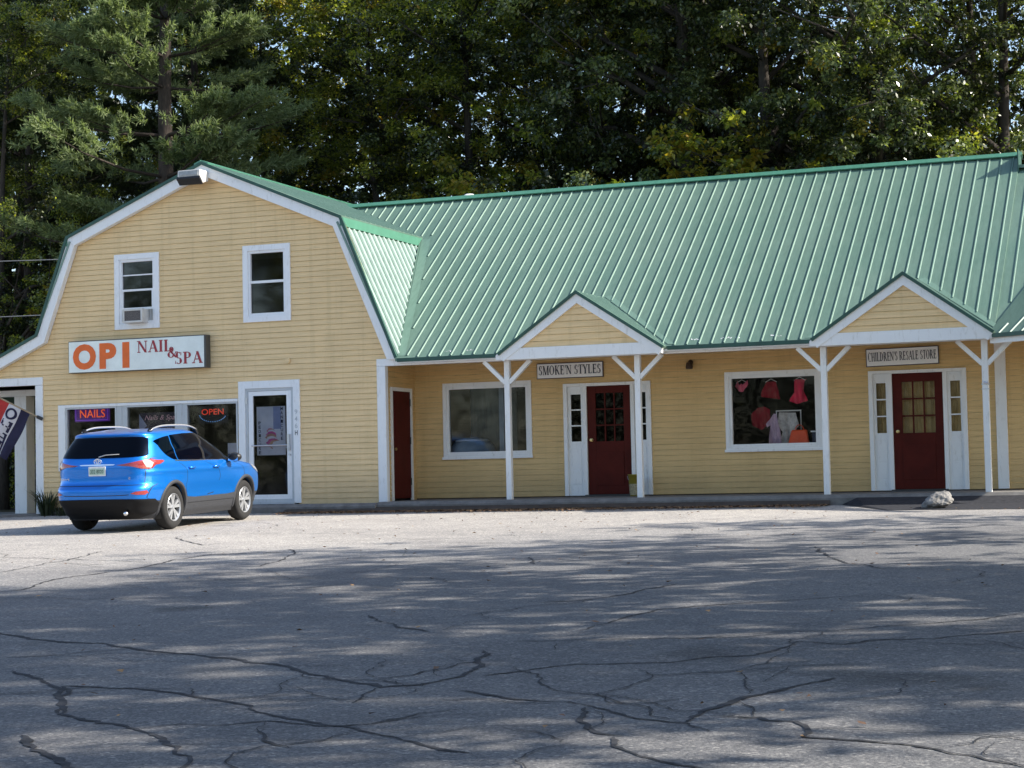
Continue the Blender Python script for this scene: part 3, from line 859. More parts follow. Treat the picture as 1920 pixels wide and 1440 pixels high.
# porticos
def portico(P, beam):
    xl, xa, xr_, za = P; ze = 2.70; yf = -.40
    yb = my(za) + .02
    for s, xe in ((-1, xl), (1, xr_)):
        mb = MB(); a = (xa, za); b = (xe, ze)
        d = Vector((b[0] - a[0], 0, b[1] - a[1])); n = Vector((-d.z, 0, d.x)).normalized()
        if n.z < 0: n = -n
        yb2 = my(ze) + .02
        Pq = [Vector((xa, yf, za)), Vector((xe, yf, ze)), Vector((xe, max(yb2, -.19), ze)), Vector((xa, yb, za))]
        mb.add(Pq + [p - n * .05 for p in Pq], [(0, 1, 2, 3), (7, 6, 5, 4), (0, 4, 5, 1), (1, 5, 6, 2), (2, 6, 7, 3), (3, 7, 4, 0)])
        yy = yf + .16
        while yy < yb:
            t0 = .02; k = (yy - (-.2)) / (yb + .2); t1 = max(.05, 1 - max(0, k)) - .03
            if t1 > t0 + .06: rib(mb, Vector((xa, yy, za)) + d * t0, Vector((xa, yy, za)) + d * t1, n, (0, 1, 0), h=.02, mi=1)
            yy += .2286
        # flashing strip lying on the main roof beside this slope
        mb.add([mp(xe + s * .02, -.17, .01), mp(xe + s * .14, -.17, .008), mp(xa + s * .12, yb + .04, .008), mp(xa, yb, .012)], [(0, 1, 2, 3)], 1)
        mb.build('portico_roof', ['green_roof', 'green_rib'], SR)
    pr = [(xl, ze), (xa, za), (xr_, ze)]
    e0, e1, e2 = offset_profile(pr, -.006), offset_profile(pr, .042), offset_profile(pr, .185)
    mb = MB()
    for i in (0, 1): mb.prism([(p.x, yf - .012, p.y) for p in (e0[i], e0[i + 1], e1[i + 1], e1[i])], (0, .05, 0))
    mb.build('portico_edge', 'dark_green', SR)
    mb = MB()
    for i in (0, 1): mb.prism([(p.x, yf + .03, p.y) for p in (e1[i], e1[i + 1], e2[i + 1], e2[i])], (0, .08, 0))
    mb.build('portico_rake', 'white_paint', SR)
    mb = MB(); mb.prism([(beam[0], yf + .045, 2.575), (beam[1], yf + .045, 2.575), (beam[1], yf + .045, 2.66), (beam[1] - .12, yf + .045, 2.785), (beam[0] + .12, yf + .045, 2.785), (beam[0], yf + .045, 2.66)], (0, .31, 0))
    mb.build('portico_beam', 'white_paint', SR, bevel=.005)
    mb = MB(); sl_ = (za - ze) / (xa - xl)
    clap(mb, 2.78, za - .15, lambda z: (xl + (z - ze) / sl_ + .12, xr_ - (z - ze) / ((za - ze) / (xr_ - xa)) - .12), front(yf + .085), expo=.115)
    mb.build('pediment', ['siding', 'siding_lap_shade'], SR)
portico(P1, (2.64, 5.83)); portico(P2, (8.50, 11.60))
# shop windows
def shop_window(B, glassmat):
    x0, x1, z0, z1 = B
    mb = MB(); frame_rect(mb, x0, x1, z0, z1, .075, D - .035, D + .05)
    frame_rect(mb, x0 + .075, x1 - .075, z0 + .075, z1 - .075, .05, D - .012, D + .07)
    mb.box(x0 - .02, x1 + .02, D - .06, D - .036, z0 - .02, z0 + .03)
    f = mb.build('window', 'white_paint', SR, bevel=.004)
    g = MB(); g.quad((x0 + .125, D + .03, z0 + .125), (x1 - .125, D + .03, z0 + .125), (x1 - .125, D + .03, z1 - .125), (x0 + .125, D + .03, z1 - .125))
    g.build('pane', glassmat, f)
    return f
shop_window(b1, 'sky_glass'); shop_window(b2, 'clear_glass')
g = MB(); g.box(.95, 1.95, D + .95, D + .98, .7, 2.3); g.build('curtain', 'pale_curtain', SR)
g = MB(); g.box(1.75, 1.85, D + .5, D + .55, .7, 2.3); g.build('display_panel', 'blue_fabric', SR)
# red doors with sidelights
def shop_door(dd, xa, xb, warm, mat):
    x0, x1, z0, z1 = dd
    mb = MB()
    mb.box(x0, x0 + .075, D - .045, D + .06, z0, z1); mb.box(x1 - .075, x1, D - .045, D + .06, z0, z1); mb.box(x0 + .075, x1 - .075, D - .043, D + .06, z1 - .06, z1)
    mb.box(xa - .075, xa, D - .03, D + .06, z0, z1 - .06); mb.box(xb, xb + .075, D - .03, D + .06, z0, z1 - .06)
    mb.build('door_frame', 'white_paint', SR, bevel=.004)
    # sidelights
    for a, b in ((x0 + .075, xa - .075), (xb + .075, x1 - .075)):
        w = b - a; ga, gb = a + w * .2, b - w * .16
        m = MB(); m.box(a, ga, D + .01, D + .05, z0, z1 - .06); m.box(gb, b, D + .01, D + .05, z0, z1 - .06)
        m.box(ga, gb, D + .01, D + .05, z0, 1.07); m.box(ga, gb, D + .01, D + .05, 1.975, z1 - .06)
        for z in (1.36, 1.665): m.box(ga, gb, D + .012, D + .04, z, z + .025)
        m.box(ga, gb, D + .002, D + .01, .25, .52); m.box(ga, gb, D + .002, D + .01, .55, .92)
        s_ = m.build('sidelight', 'white_paint', SR, bevel=.003)
        g = MB(); g.quad((ga, D + .03, 1.07), (gb, D + .03, 1.07), (gb, D + .03, 1.975), (ga, D + .03, 1.975)); g.build('pane', 'car_glass' if not warm else 'clear_glass', s_)
    ga, gb, za, zb = xa + .17, xb - .15, 1.06, 1.985
    m = MB(); m.box(xa, ga, D + .015, D + .06, z0 + .02, z1 - .06); m.box(gb, xb, D + .015, D + .06, z0 + .02, z1 - .06)
    m.box(ga, gb, D + .015, D + .06, z0 + .02, za); m.box(ga, gb, D + .015, D + .06, zb, z1 - .06)
    for k in (1, 2):
        xx = ga + (gb - ga) * k / 3; m.box(xx - .014, xx + .014, D + .018, D + .05, za, zb)
        zz = za + (zb - za) * k / 3; m.box(ga, gb, D + .019, D + .049, zz - .014, zz + .014)
    m.box(xa + .16, xb - .16, D + .006, D + .015, .22, .86)
    d = m.build('door', mat, SR, bevel=.003)
    g = MB(); g.quad((ga, D + .035, za), (gb, D + .035, za), (gb, D + .035, zb), (ga, D + .035, zb)); g.build('pane', 'clear_glass' if warm else 'car_glass', d)
    g = MB(); g.lathe([(0, .0), (.03, 0), (.03, .01), (.014, .012), (.014, .035), (.03, .05), (.027, .07), (0, .075)], (xa + .085, D + .015, 1.09), (0, -1, 0), 14); g.build('knob', 'brass', d)
    g = MB(); g.box(xa - .05, xb + .05, D - .07, D + .03, z0 - .02, z0 + .015); g.build('threshold', 'dark_metal', d)
    if warm:
        g = MB()
        xx = x0 + .1
        n = 60
        P = [(x0 + .08 + (x1 - x0 - .16) * i / n, D + .13 + .018 * math.sin(i * 1.3) + .008 * math.sin(i * 2.9)) for i in range(n + 1)]
        for (ax, ay), (bx, by) in zip(P[:-1], P[1:]): g.quad((ax, ay, .95), (bx, by, .95), (bx, by, 2.1), (ax, ay, 2.1))
        g.build('curtain', 'curtain', d)
shop_door(d1, 3.755, 4.635, False, 'red_door'); shop_door(d2, 9.585, 10.49, True, 'red_door')
mb = MB(); mb.box(11.41, 11.60, D - .05, D, .03, 2.66); mb.build('pilaster', 'white_paint', SR, bevel=.006)
# roof vent, chimney, lower roof to the right
mb = MB(); mb.lathe([(.07, -.4), (.07, .12), (.15, .13), (.15, .17), (.09, .22), (0, .23)], (-.20, RY + .35, RZ - .1), (0, 0, 1), 18); mb.build('roof_vent', 'white_paint', SR)
mb = MB()
P = [mp(XR, -.2, -.035), mp(15, -.2, -.035), mp(15, RY - .40, -.035), mp(XR, RY - .40, -.035)]
mb.add(P, [(0, 1, 2, 3)])
x = XR + .2
while x < 15: rib(mb, mp(x, .6, -.035), mp(x, RY - .45, -.035), nrm, (1, 0, 0), mi=1); x += .2286
mb.box(XR + .02, 15, RY - .55, RY - .3, mz(RY - .45) - .03, mz(RY - .45) + .03, 1)
mb.build('lower_roof_panel', ['green_roof', 'green_rib'], SR)
# angled wing roof at the right-hand end
mb = MB()
wz = lambda x, y: 2.72 + MS * (y + .2) + .34 * (x - 11.6) - .14 * (y + .1)
A = Vector((11.52, -.30)); dv = Vector((.86, -.51)); B_ = A + dv * 3.5
C_ = Vector((12.9, 3.0))
P = [(A.x, A.y), (B_.x, B_.y), (B_.x + 1, B_.y + 5), C_]
mb.add([(p[0], p[1], wz(*p)) for p in P], [(0, 1, 2, 3)])
gn = Vector((-.34, -(MS - .14), 1)).normalized(); up = Vector((.34, MS - .14)).normalized(); sd = Vector((dv.x, dv.y, 0)).normalized()
for k in range(1, 15):
    s0 = A + dv * (.2286 * k); e = s0 + up * (min(3.2, .24 * k * 1.0 + .02))
    rib(mb, (s0.x, s0.y, wz(*s0)), (e.x, e.y, wz(*e)), gn, sd, mi=1)
mb.build('wing_roof', ['green_roof', 'green_rib'], SR)
mb = MB()
z0 = wz(*A)
mb.prism([(A.x, A.y - .01, z0 - .06), (B_.x, B_.y - .01, z0 - .06), (B_.x, B_.y - .01, z0 + .01), (A.x, A.y - .01, z0 + .01)], (.02, .03, 0))
mb.build('roof_edge', 'dark_green', SR)
mb = MB()
mb.prism([(A.x + .03, A.y + .06, z0 - .15), (B_.x, B_.y + .06, z0 - .15), (B_.x, B_.y + .06, z0 - .06), (A.x + .03, A.y + .06, z0 - .06)], (.05, .08, 0))
mb.build('wing_beam', 'white_paint', SR)

# ------------------------------------------------------------------ signs and small things on the buildings
t = thing('shop_sign', 'long light box sign with big orange letters over the salon windows', 'sign', (-5.15, -.2, 2.7))
mb = MB(); mb.box(-6.75, -3.56, -.20, -.015, 2.705, 3.355); mb.build('case', 'sign_case', t, bevel=.006)
mb = MB(); mb.box(-6.735, -3.60, -.206, -.2, 2.715, 3.335); mb.build('face', 'sign_face', t)
for ch, lx, lw in (('O', -6.64, .55), ('P', -6.01, .40), ('I', -5.47, .165)):
    text_mesh(ch, .52, 'sign_orange', 'lettering', (lx, -.206, 2.765), (1, 0, 0), (0, 0, 1), t, bold=.055, width=lw)
serif_text("NAIL", 'lettering', 'sign_red', (-5.12, -.206, 3.055), (1, 0, 0), (0, 0, 1), .235, t, width=.80)
serif_text("&", 'lettering', 'sign_red', (-4.43, -.2085, 2.925), (1, 0, 0), (0, 0, 1), .215, t, width=.24)
serif_text("SPA", 'lettering', 'sign_red', (-4.26, -.206, 2.795), (1, 0, 0), (0, 0, 1), .235, t, width=.63)
def board_sign(x0, x1, z0, z1, txt, label, tilt, hgt, zoff):
    t = thing('shop_sign', label, 'sign', ((x0 + x1) / 2, D - .05, z0))
    u = Vector((math.cos(tilt), 0, math.sin(tilt))); v = Vector((-math.sin(tilt), 0, math.cos(tilt)))
    o = Vector((x0, D - .045, z0)); w = x1 - x0; h = z1 - z0
    def b(mb, a0, a1, c0, c1, y0, y1):
        mb.prism([o + u * a0 + v * c0 + Vector((0, y0, 0)), o + u * a1 + v * c0 + Vector((0, y0, 0)), o + u * a1 + v * c1 + Vector((0, y0, 0)), o + u * a0 + v * c1 + Vector((0, y0, 0))], (0, y1 - y0, 0))
    mb = MB(); b(mb, 0, w, 0, h, 0, .03); mb.build('frame', 'sign_navy', t)
    mb = MB(); b(mb, .014, w - .014, .014, h - .014, -.006, 0); mb.build('board', 'sign_white', t)
    serif_text(txt, 'lettering', 'letter_dark', o + u * .04 + v * zoff + Vector((0, -.006, 0)), u, v, hgt, t, width=w - .08)
board_sign(2.765, 4.115, 2.295, 2.595, "SMOKE'N STYLES", 'white board sign with navy lettering above the left red shop door', R(0), .175, .075)
board_sign(9.14, 10.445, 2.275, 2.60, "CHILDREN'S RESALE STORE", 'white board sign in narrow blue lettering above the right red shop door', R(.6), .16, .095)

t = thing('flood_light', 'pale box flood light under the peak of the barn-shaped gable', 'light fitting', (-3.72, -.2, 6.5))
mb = MB()
pr = [(-.14, 6.60), (-.14, 6.40), (-.40, 6.33), (-.50, 6.42), (-.48, 6.60)]
mb.prism([(-3.98, a, b) for a, b in pr], (.50, 0, 0)); mb.build('housing', 'ac_white', t, bevel=.015)
mb = MB(); mb.prism([(-3.99, -.395, 6.315), (-3.99, -.520, 6.425), (-3.99, -.50, 6.47), (-3.99, -.39, 6.36)], (.52, 0, 0)); mb.build('lens_frame', 'black', t)
mb = MB(); mb.prism([(-3.94, -.50, 6.455), (-3.94, -.508, 6.50), (-3.94, -.496, 6.58), (-3.94, -.49, 6.58)], (.42, 0, 0)); mb.build('lens', 'lens', t)

t = thing('window_air_conditioner', 'white air conditioner in the upper left gable window', 'air conditioner', (-5.2, -.1, 3.68))
mb = MB(); frame_rect(mb, -5.44, -4.98, 3.665, 3.945, .04, -.24, .02); mb.build('case', 'ac_white', t, bevel=.006)
mb = MB(); mb.box(-5.40, -5.02, -.225, .0, 3.705, 3.905); mb.build('grille', 'ac_coil', t)
for a, b in ((-5.59, -5.445), (-4.975, -4.88)):
    mb = MB()
    n = max(3, int((b - a) / .022))
    for k in range(n):
        xx = a + (b - a) * k / n; mb.box(xx, xx + .012, -.004 + (k % 2) * .012, .03, 3.67, 3.94)
    mb.build('side_curtain', 'ac_white', t)

t = thing('wall_lamp', 'small dark bronze lamp on the porch wall between the two shops', 'lamp', (5.84, D - .05, 2.45))
mb = MB(); mb.lathe([(0, 0), (.05, 0), (.05, .015), (.02, .02)], (5.84, D - .01, 2.50), (0, -1, 0), 14); mb.tube([(5.84, D - .02, 2.50), (5.84, D - .09, 2.52), (5.84, D - .12, 2.49)], .012); mb.build('bracket', 'bronze', t)
mb = MB(); mb.lathe([(.02, .06), (.055, .05), (.07, -.03), (.06, -.07), (0, -.075)], (5.84, D - .12, 2.44), (0, 0, 1), 12); mb.build('lantern', 'bronze', t)

# bucket
t = thing('bucket', 'yellow plastic bucket behind the second porch post beside the red door', 'bucket', (4.83, 1.15, .01))
mb = MB(); mb.lathe([(0, 0), (.118, 0), (.12, .12), (.125, .13), (.145, .39), (.152, .39), (.152, .41), (.138, .41), (.115, .02), (0, .02)], (4.83, 1.15, .01), (0, 0, 1), 28)
mb.build('tub', 'yellow_plastic', t, smooth=True)
mb = MB(); mb.lathe([(.1215, .02), (.1345, .23)], (4.83, 1.15, .01), (0, 0, 1), 28); mb.build('paper_label', 'bucket_label', t)
mb = MB(); mb.tube([(4.83 + .155 * math.cos(a), 1.15 - .03 - .06 * math.sin(a), .39 - .12 * math.sin(a)) for a in [math.pi * k / 12 for k in range(13)]], .004, 6); mb.build('bail', 'steel', t)

# neon signs, banner, poster
t = thing('neon_sign', 'glowing red neon sign with purple border in the left salon window', 'neon sign', (-6.38, .1, 1.76))
mb = MB(); mb.box(-6.82, -5.98, .10, .12, 1.72, 2.03); mb.build('panel', 'neon_panel', t)
mb = MB(); mb.tube([(-6.78, .085, 1.75), (-6.02, .085, 1.75), (-6.02, .085, 2.0), (-6.78, .085, 2.0), (-6.78, .085, 1.75)], .010, 6); mb.build('border_tube', 'neon_purple', t)
text_mesh("NAILS", .165, 'neon_red', 'lettering', (-6.68, .084, 1.80), (1, 0, 0), (0, 0, 1), t, bold=.012, width=.60, ext=.0)
text_mesh("NAILS", .165, 'neon_orange', 'lettering', (-6.672, .083, 1.80), (1, 0, 0), (0, 0, 1), t, bold=-.022, width=.585, ext=.004)
t = thing('neon_sign', 'red lettered neon sign ringed with blue dots in the right salon window', 'neon sign', (-3.6, .1, 1.7))
text_mesh("OPEN", .115, 'neon_red', 'lettering', (-3.84, .086, 1.775), (1, 0, 0), (0, 0, 1), t, bold=.006, width=.50, ext=0)
for k in range(17):
    a = math.pi * (1.06 + .88 * k / 16)
    mb = MB(); c = Vector((-3.59 + .30 * math.cos(a), .09, 1.79 + .155 * math.sin(a)))
    if k % 1 == 0 and k < 16: mb.lathe([(0, -.01), (.010, -.006), (.012, 0), (.010, .006), (0, .01)], c, (0, 1, 0), 8); mb.build('light_dot', 'neon_blue', t)
mb = MB(); mb.box(-3.92, -3.26, .115, .125, 1.60, 1.95); mb.build('panel', 'black', t)
t = thing('banner', 'dark banner with pale pink script in the middle salon window', 'banner', (-4.95, .12, 1.5))
mb = MB(); mb.box(-5.28, -4.42, .12, .125, 1.35, 1.86); mb.build('cloth', 'banner_dark', t)
text_mesh("Nails & Spa", .13, 'banner_pink', 'lettering', (-5.17, .12, 1.68), (1, 0, 0), (0, 0, 1), t, bold=.004, width=.70, ext=.004, shear=.35)
mb = MB(); mb.prism([(-5.30, .118, 1.84), (-5.12, .118, 1.60), (-5.30, .118, 1.45)], (0, .002, 0)); mb.build('corner_flap', 'poster_blue', t)
t = thing('poster', 'tall pale poster with a pink flower hung in the glass salon door', 'poster', (-2.27, .06, .94))
mb = MB(); mb.box(-2.585, -1.955, .055, .06, .94, 1.895); mb.build('sheet', 'poster_paper', t)
mb = MB(); mb.quad((-2.22, .0535, 1.45), (-2.05, .0535, 1.45), (-2.05, .0535, 1.89), (-2.22, .0535, 1.89)); mb.build('sky_patch', 'poster_blue', t)
mb = MB(); mb.keep = True
for k in range(9):
    a = k * .7; r = .035 + .022 * k; c = (-2.30 + .017 * k + r * .35 * math.cos(a), 1.42 - .035 * k + .03 * math.sin(a))
    w, h = .07 + .012 * k, .05 + .006 * k; n = 14
    mb.poly([(c[0] + w * math.cos(2 * math.pi * j / n) * (1 + .2 * math.sin(3 * j)), .0525 - .0004 * k, c[1] + h * math.sin(2 * math.pi * j / n)) for j in range(n)], k % 3)
mb.build('flower_picture', ['poster_pink', 'poster_skin', 'poster_paper'], t)
for k, ch in enumerate("MANICURE"): text_mesh(ch, .062, 'sign_navy', 'lettering', (-2.055, .052, 1.815 - .083 * k), (1, 0, 0), (0, 0, 1), t, bold=.02, width=.05, ext=.001)
for k, ch in enumerate("PEDICURE"): text_mesh(ch, .062, 'sign_navy', 'lettering', (-2.545, .052, 1.545 - .083 * k), (1, 0, 0), (0, 0, 1), t, bold=.02, width=.05, ext=.001)

# clothes behind the children's shop window
def garment(name, label, cat, mat, prof, y, hang=None, th=.05):
    """prof: list of (x,z) outline; puffed a little and pleated"""
    t = thing(name, label, cat, (sum(p[0] for p in prof) / len(prof), y, min(p[1] for p in prof)))
    bm = bmesh.new()
    f = bm.faces.new([bm.verts.new((x, 0, z)) for x, z in prof])
    xs = [p[0] for p in prof]; zs = [p[1] for p in prof]
    for axis, lo, hi in ((0, min(xs), max(xs)), (2, min(zs), max(zs))):
        k = lo + .03
        while k < hi:
            no = (1, 0, 0) if axis == 0 else (0, 0, 1); c = (k, 0, 0) if axis == 0 else (0, 0, k)
            bmesh.ops.bisect_plane(bm, geom=bm.verts[:] + bm.edges[:] + bm.faces[:], plane_co=c, plane_no=no); k += .03
    for v in bm.verts:
        d = (v.co.z - min(zs)) / (max(zs) - min(zs))
        v.co.y = y + .035 * math.sin(v.co.x * 58 + 2 * d) * (1.25 - d) + .03 * math.sin(v.co.x * 19 + 1 + d) - .04 * math.sin(d * 3.1)
    me = bpy.data.meshes.new('cloth'); bm.to_mesh(me); bm.free(); me.materials.append(MATS[mat])
    me.polygons.foreach_set('use_smooth', [True] * len(me.polygons))
    o = bpy.data.objects.new('cloth', me); link(o, t)
    if hang:
        hx, hz = hang; m = MB(); m.tube([(hx - .11, y, hz - .06), (hx, y, hz), (hx + .11, y, hz - .06)], .006, 6); m.tube([(hx, y, hz), (hx, y, hz + .05), (hx + .02, y, hz + .07)], .004, 6); m.build('hanger', 'steel', t)
    return t
yy = D + .32
garment('pink_garment', 'small pink ruffled top hanging at the upper left of the display window', 'garment', 'pink_cloth', [(6.60, 2.03), (6.66, 1.94), (6.72, 1.92), (6.78, 1.94), (6.86, 2.06), (6.84, 2.14), (6.77, 2.05), (6.73, 2.08), (6.69, 2.05), (6.64, 2.14)], yy, (6.73, 2.15))
garment('child_dress', 'dark red dress hanging at the top centre of the display window', 'garment', 'dark_red_cloth', [(7.08, 1.82), (7.45, 1.76), (7.43, 1.92), (7.36, 2.10), (7.18, 2.10), (7.12, 1.95)], yy + .08, (7.27, 2.15))
garment('child_dress', 'bright red dress with flared skirt hanging at the upper right of the display window', 'garment', 'red_cloth', [(7.62, 1.72), (7.78, 1.66), (7.98, 1.72), (7.92, 1.84), (7.90, 1.90), (7.91, 2.07), (7.96, 2.12), (7.74, 2.12), (7.74, 1.88), (7.70, 1.84)], yy, (7.83, 2.16))
garment('child_dress', 'dim dark red dress hanging low in the left of the display window', 'garment', 'dark_red_cloth', [(6.85, 1.30), (7.02, 1.20), (7.22, 1.32), (7.20, 1.58), (7.10, 1.64), (6.95, 1.62), (6.84, 1.5)], yy + .25)
garment('child_dress', 'long lavender dress on the white clothes rack', 'garment', 'lavender', [(7.22, .92), (7.47, .92), (7.45, 1.2), (7.38, 1.48), (7.32, 1.50), (7.26, 1.42), (7.17, 1.30), (7.20, 1.24), (7.25, 1.28)], yy + .02)
garment('child_blouse', 'white lace blouse on the clothes rack above the orange bag', 'garment', 'white_cloth', [(7.42, .92), (7.62, .92), (7.62, 1.05), (7.74, 1.18), (7.80, 1.26), (7.74, 1.50), (7.42, 1.52), (7.40, 1.3), (7.48, 1.15)], yy + .05)
t = thing('clothes_rack', 'white wire clothes rack standing in the display window', 'clothes rack', (7.6, yy + .12, .7))
m = MB(); m.tube([(7.34, yy + .11, 1.545), (7.82, yy + .11, 1.545)], .012); m.build('rail', 'white_paint', t)
m = MB(); m.tube([(7.81, yy + .11, 1.545), (7.81, yy + .11, .72)], .011); m.build('upright', 'white_paint', t)
m = MB(); m.tube([(7.35, yy + .11, 1.545), (7.35, yy + .11, .72)], .011); m.build('upright', 'white_paint', t)
t = thing('handbag', 'bright orange handbag low in the display window', 'bag', (7.80, yy - .08, .9))
m = MB()
m.add([(7.60, yy - .14, .90), (8.00, yy - .14, .90), (8.00, yy - .02, .90), (7.60, yy - .02, .90), (7.67, yy - .10, 1.18), (7.96, yy - .10, 1.18), (7.96, yy - .05, 1.18), (7.67, yy - .05, 1.18)], [(0, 3, 2, 1), (4, 5, 6, 7), (0, 1, 5, 4), (1, 2, 6, 5), (2, 3, 7, 6), (3, 0, 4, 7)])
m.build('pouch', 'orange_bag', t, bevel=.025)
m = MB(); m.tube([(7.74 + .08 * (1 - math.cos(a)), yy - .08, 1.17 + .10 * math.sin(a)) for a in [math.pi * k / 10 for k in range(11)]], .008, 6); m.build('strap', 'orange_bag', t)
t = thing('display_shelf', 'dark blue display shelf at the right edge of the clothes window', 'shelf', (8.12, yy, .8))
m = MB(); m.box(8.03, 8.3, yy - .1, yy + .2, 1.13, 1.155); m.build('top', 'white_paint', t); m = MB(); m.box(8.05, 8.3, yy - .06, yy + .16, .7, 1.13); m.build('body', 'sign_navy', t)
t = thing('dome', 'unidentified pale blue rounded shape low in the left shop window', 'dome', (1.2, D + .3, .88))  # unidentified pale shape in the glass, built as a dome-shaped display item
m = MB(); m.keep = False
n = 24
for r_, z_ in ((1, 1),):
    pr = [(0, .36), (.18, .345), (.34, .28), (.44, .17), (.47, .04), (.45, 0), (0, 0)]
    m.lathe(pr, (1.15, D + .55, .86), (0, 0, 1), 30)
m.build('cover', 'blue_fabric', t, smooth=True)
m = MB(); m.lathe([(.30, .312), (.33, .308), (.36, .275), (.34, .27)], (1.15, D + .55, .868), (0, 0, 1), 30); m.build('edge_band', 'pale_fabric', t, smooth=True)

# flag on a slanted pole at the left corner
t = thing('open_flag', 'red, white and navy flag with a large letter on a slanted pole', 'flag', (-7.6, -.05, 1.84))
pa, pb = Vector((-7.56, -.06, 1.83)), Vector((-8.16, -.55, 2.24))
m = MB(); m.tube([pa, pb], .016, 8); m.build('pole', 'wood_pole', t)
m = MB(); m.tube([pa + Vector((.06, .03, -.03)), pa + Vector((-.04, -.035, .025))], .035, 10); m.build('bracket', 'dark_metal', t)
dp = (pb - pa)
def flag_pt(a, s):
    """a along the pole 0..1, s down the cloth in m"""
    p = pa + dp * (.24 + .75 * a)
    hang = Vector((-.42, -.05, -.90)).normalized()
    w = .05 * math.sin(6 * a + 4 * s) + .03 * math.sin(11 * a - 3 * s)
    return p + hang * s * (1.0 - .18 * a) + Vector((-.05 * s * a, w * min(1, s * 2), .10 * s * s * (1 - a)))
def flag_part(name, a0, a1, s0, s1, mat, off=0):
    m = MB(); n1, n2 = 10, 24
    for i in range(n1 + 1):
        for j in range(n2 + 1):
            m.v.append(tuple(flag_pt(a0 + (a1 - a0) * i / n1, s0 + (s1 - s0) * j / n2) + Vector((0, -off, 0))))
    m.f = [(i * (n2 + 1) + j, (i + 1) * (n2 + 1) + j, (i + 1) * (n2 + 1) + j + 1, i * (n2 + 1) + j + 1) for i in range(n1) for j in range(n2)]; m.m = [0] * len(m.f)
    m.build(name, mat, t, smooth=True)
flag_part('navy_stripe', 0, .30, 0, 1.22, 'flag_navy'); flag_part('white_stripe', .30, .70, 0, 1.22, 'flag_white'); flag_part('red_stripe', .70, 1, 0, 1.22, 'flag_red')
def flag_letter(strokes, s_mid):
    m = MB(); m.keep = True
    for poly in strokes:
        m.poly([flag_pt(.50 + .30 * px, s_mid + .13 * py) + Vector((0, -.012, 0)) for px, py in poly])
    m.build('lettering', 'flag_navy', t)
ring = []
for k in range(20):
    a, b = 2 * math.pi * k / 20, 2 * math.pi * (k + 1) / 20
    ring.append([(.58 * math.cos(a), math.sin(a)), (.58 * math.cos(b), math.sin(b)), (.33 * math.cos(b), .66 * math.sin(b)), (.33 * math.cos(a), .66 * math.sin(a))])
flag_letter(ring, .20)
flag_letter([[(-.55, -1), (-.3, -1), (-.3, 1), (-.55, 1)], [(-.3, -1), (.5, -1), (.5, -.7), (-.3, -.7)], [(.25, -.7), (.5, -.7), (.5, 0), (.25, 0)], [(-.3, -.1), (.25, -.1), (.25, .15), (-.3, .15)]], .50)
E_ = [[(-.55, -1), (-.3, -1), (-.3, 1), (-.55, 1)], [(-.3, -1), (.5, -1), (.5, -.7), (-.3, -.7)], [(-.3, -.12), (.4, -.12), (.4, .14), (-.3, .14)], [(-.3, .7), (.5, .7), (.5, 1), (-.3, 1)]]
flag_letter(E_, .80)
flag_letter([[(-.55, -1), (-.3, -1), (-.3, 1), (-.55, 1)], [(.3, -1), (.55, -1), (.55, 1), (.3, 1)], [(-.3, -1), (-.05, -1), (.3, 1), (.05, 1)]], 1.04)

# cables at the left
for lab, p, q in (('upper of the two cables running into the salon roof', (-24, 2.5, 6.3), (-7.0, 2.5, 5.38)), ('lower of the two cables running to the salon wall', (-24, 2.0, 4.75), (-7.5, 2.0, 4.15))):
    m = MB(); p, q = Vector(p), Vector(q)
    m.tube([p.lerp(q, k / 14) - Vector((0, 0, .5 * (k / 14) * (1 - k / 14))) for k in range(15)], .010, 6)
    tag(m.build('power_cable', 'cable'), lab, 'cable')

# ------------------------------------------------------------------ ground details
def gp(x, y, dz=0): return Vector((x, y, gz(y) + dz))
# ramp of newer asphalt in front of the right-hand door
m = MB()
P = [(8.75, -.40, 0), (15, -.40, 0), (15, -2.3, 0), (9.4, -2.2, 0)]
top = [(9.25, -.38, -.05), (15, -.38, -.05), (15, -1.0, gz(-1.0) + .03), (9.5, -1.1, gz(-1.1) + .03)]
m.add([Vector(p) for p in top], [(0, 1, 2, 3)])
m.add([Vector(top[3]), Vector(top[2]), gp(15, -2.6, .006), gp(10.1, -2.4, .006)], [(0, 1, 2, 3)])
m.add([Vector(top[0]), Vector(top[3]), gp(10.1, -2.4, .006), gp(9.0, -.42, .006)], [(0, 1, 2, 3)])
tag(m.build('ramp', 'new_asphalt'), kind='structure')
# rock
bm = bmesh.new(); bmesh.ops.create_icosphere(bm, subdivisions=4, radius=1)
from mathutils import noise as mn
for v in bm.verts:
    d = 1 + .22 * mn.noise(v.co * 1.4) + .10 * mn.noise(v.co * 4) + .04 * mn.noise(v.co * 11)
    v.co = Vector((v.co.x * .26 * d, v.co.y * .25 * d, (v.co.z * .17 * d) * (1 if v.co.z > 0 else .5)))
    v.co.x += .22 * v.co.z
me = bpy.data.meshes.new('rock'); bm.to_mesh(me); bm.free(); me.materials.append(MATS['rock'])
o = bpy.data.objects.new('rock', me); o.location = (10.86, -1.95, gz(-1.95) + .09); o.rotation_euler = (0, R(-14), R(18)); col.objects.link(o)
tag(o, 'rough grey rock lying on the dark ramp before the right-hand shop door', 'rock')
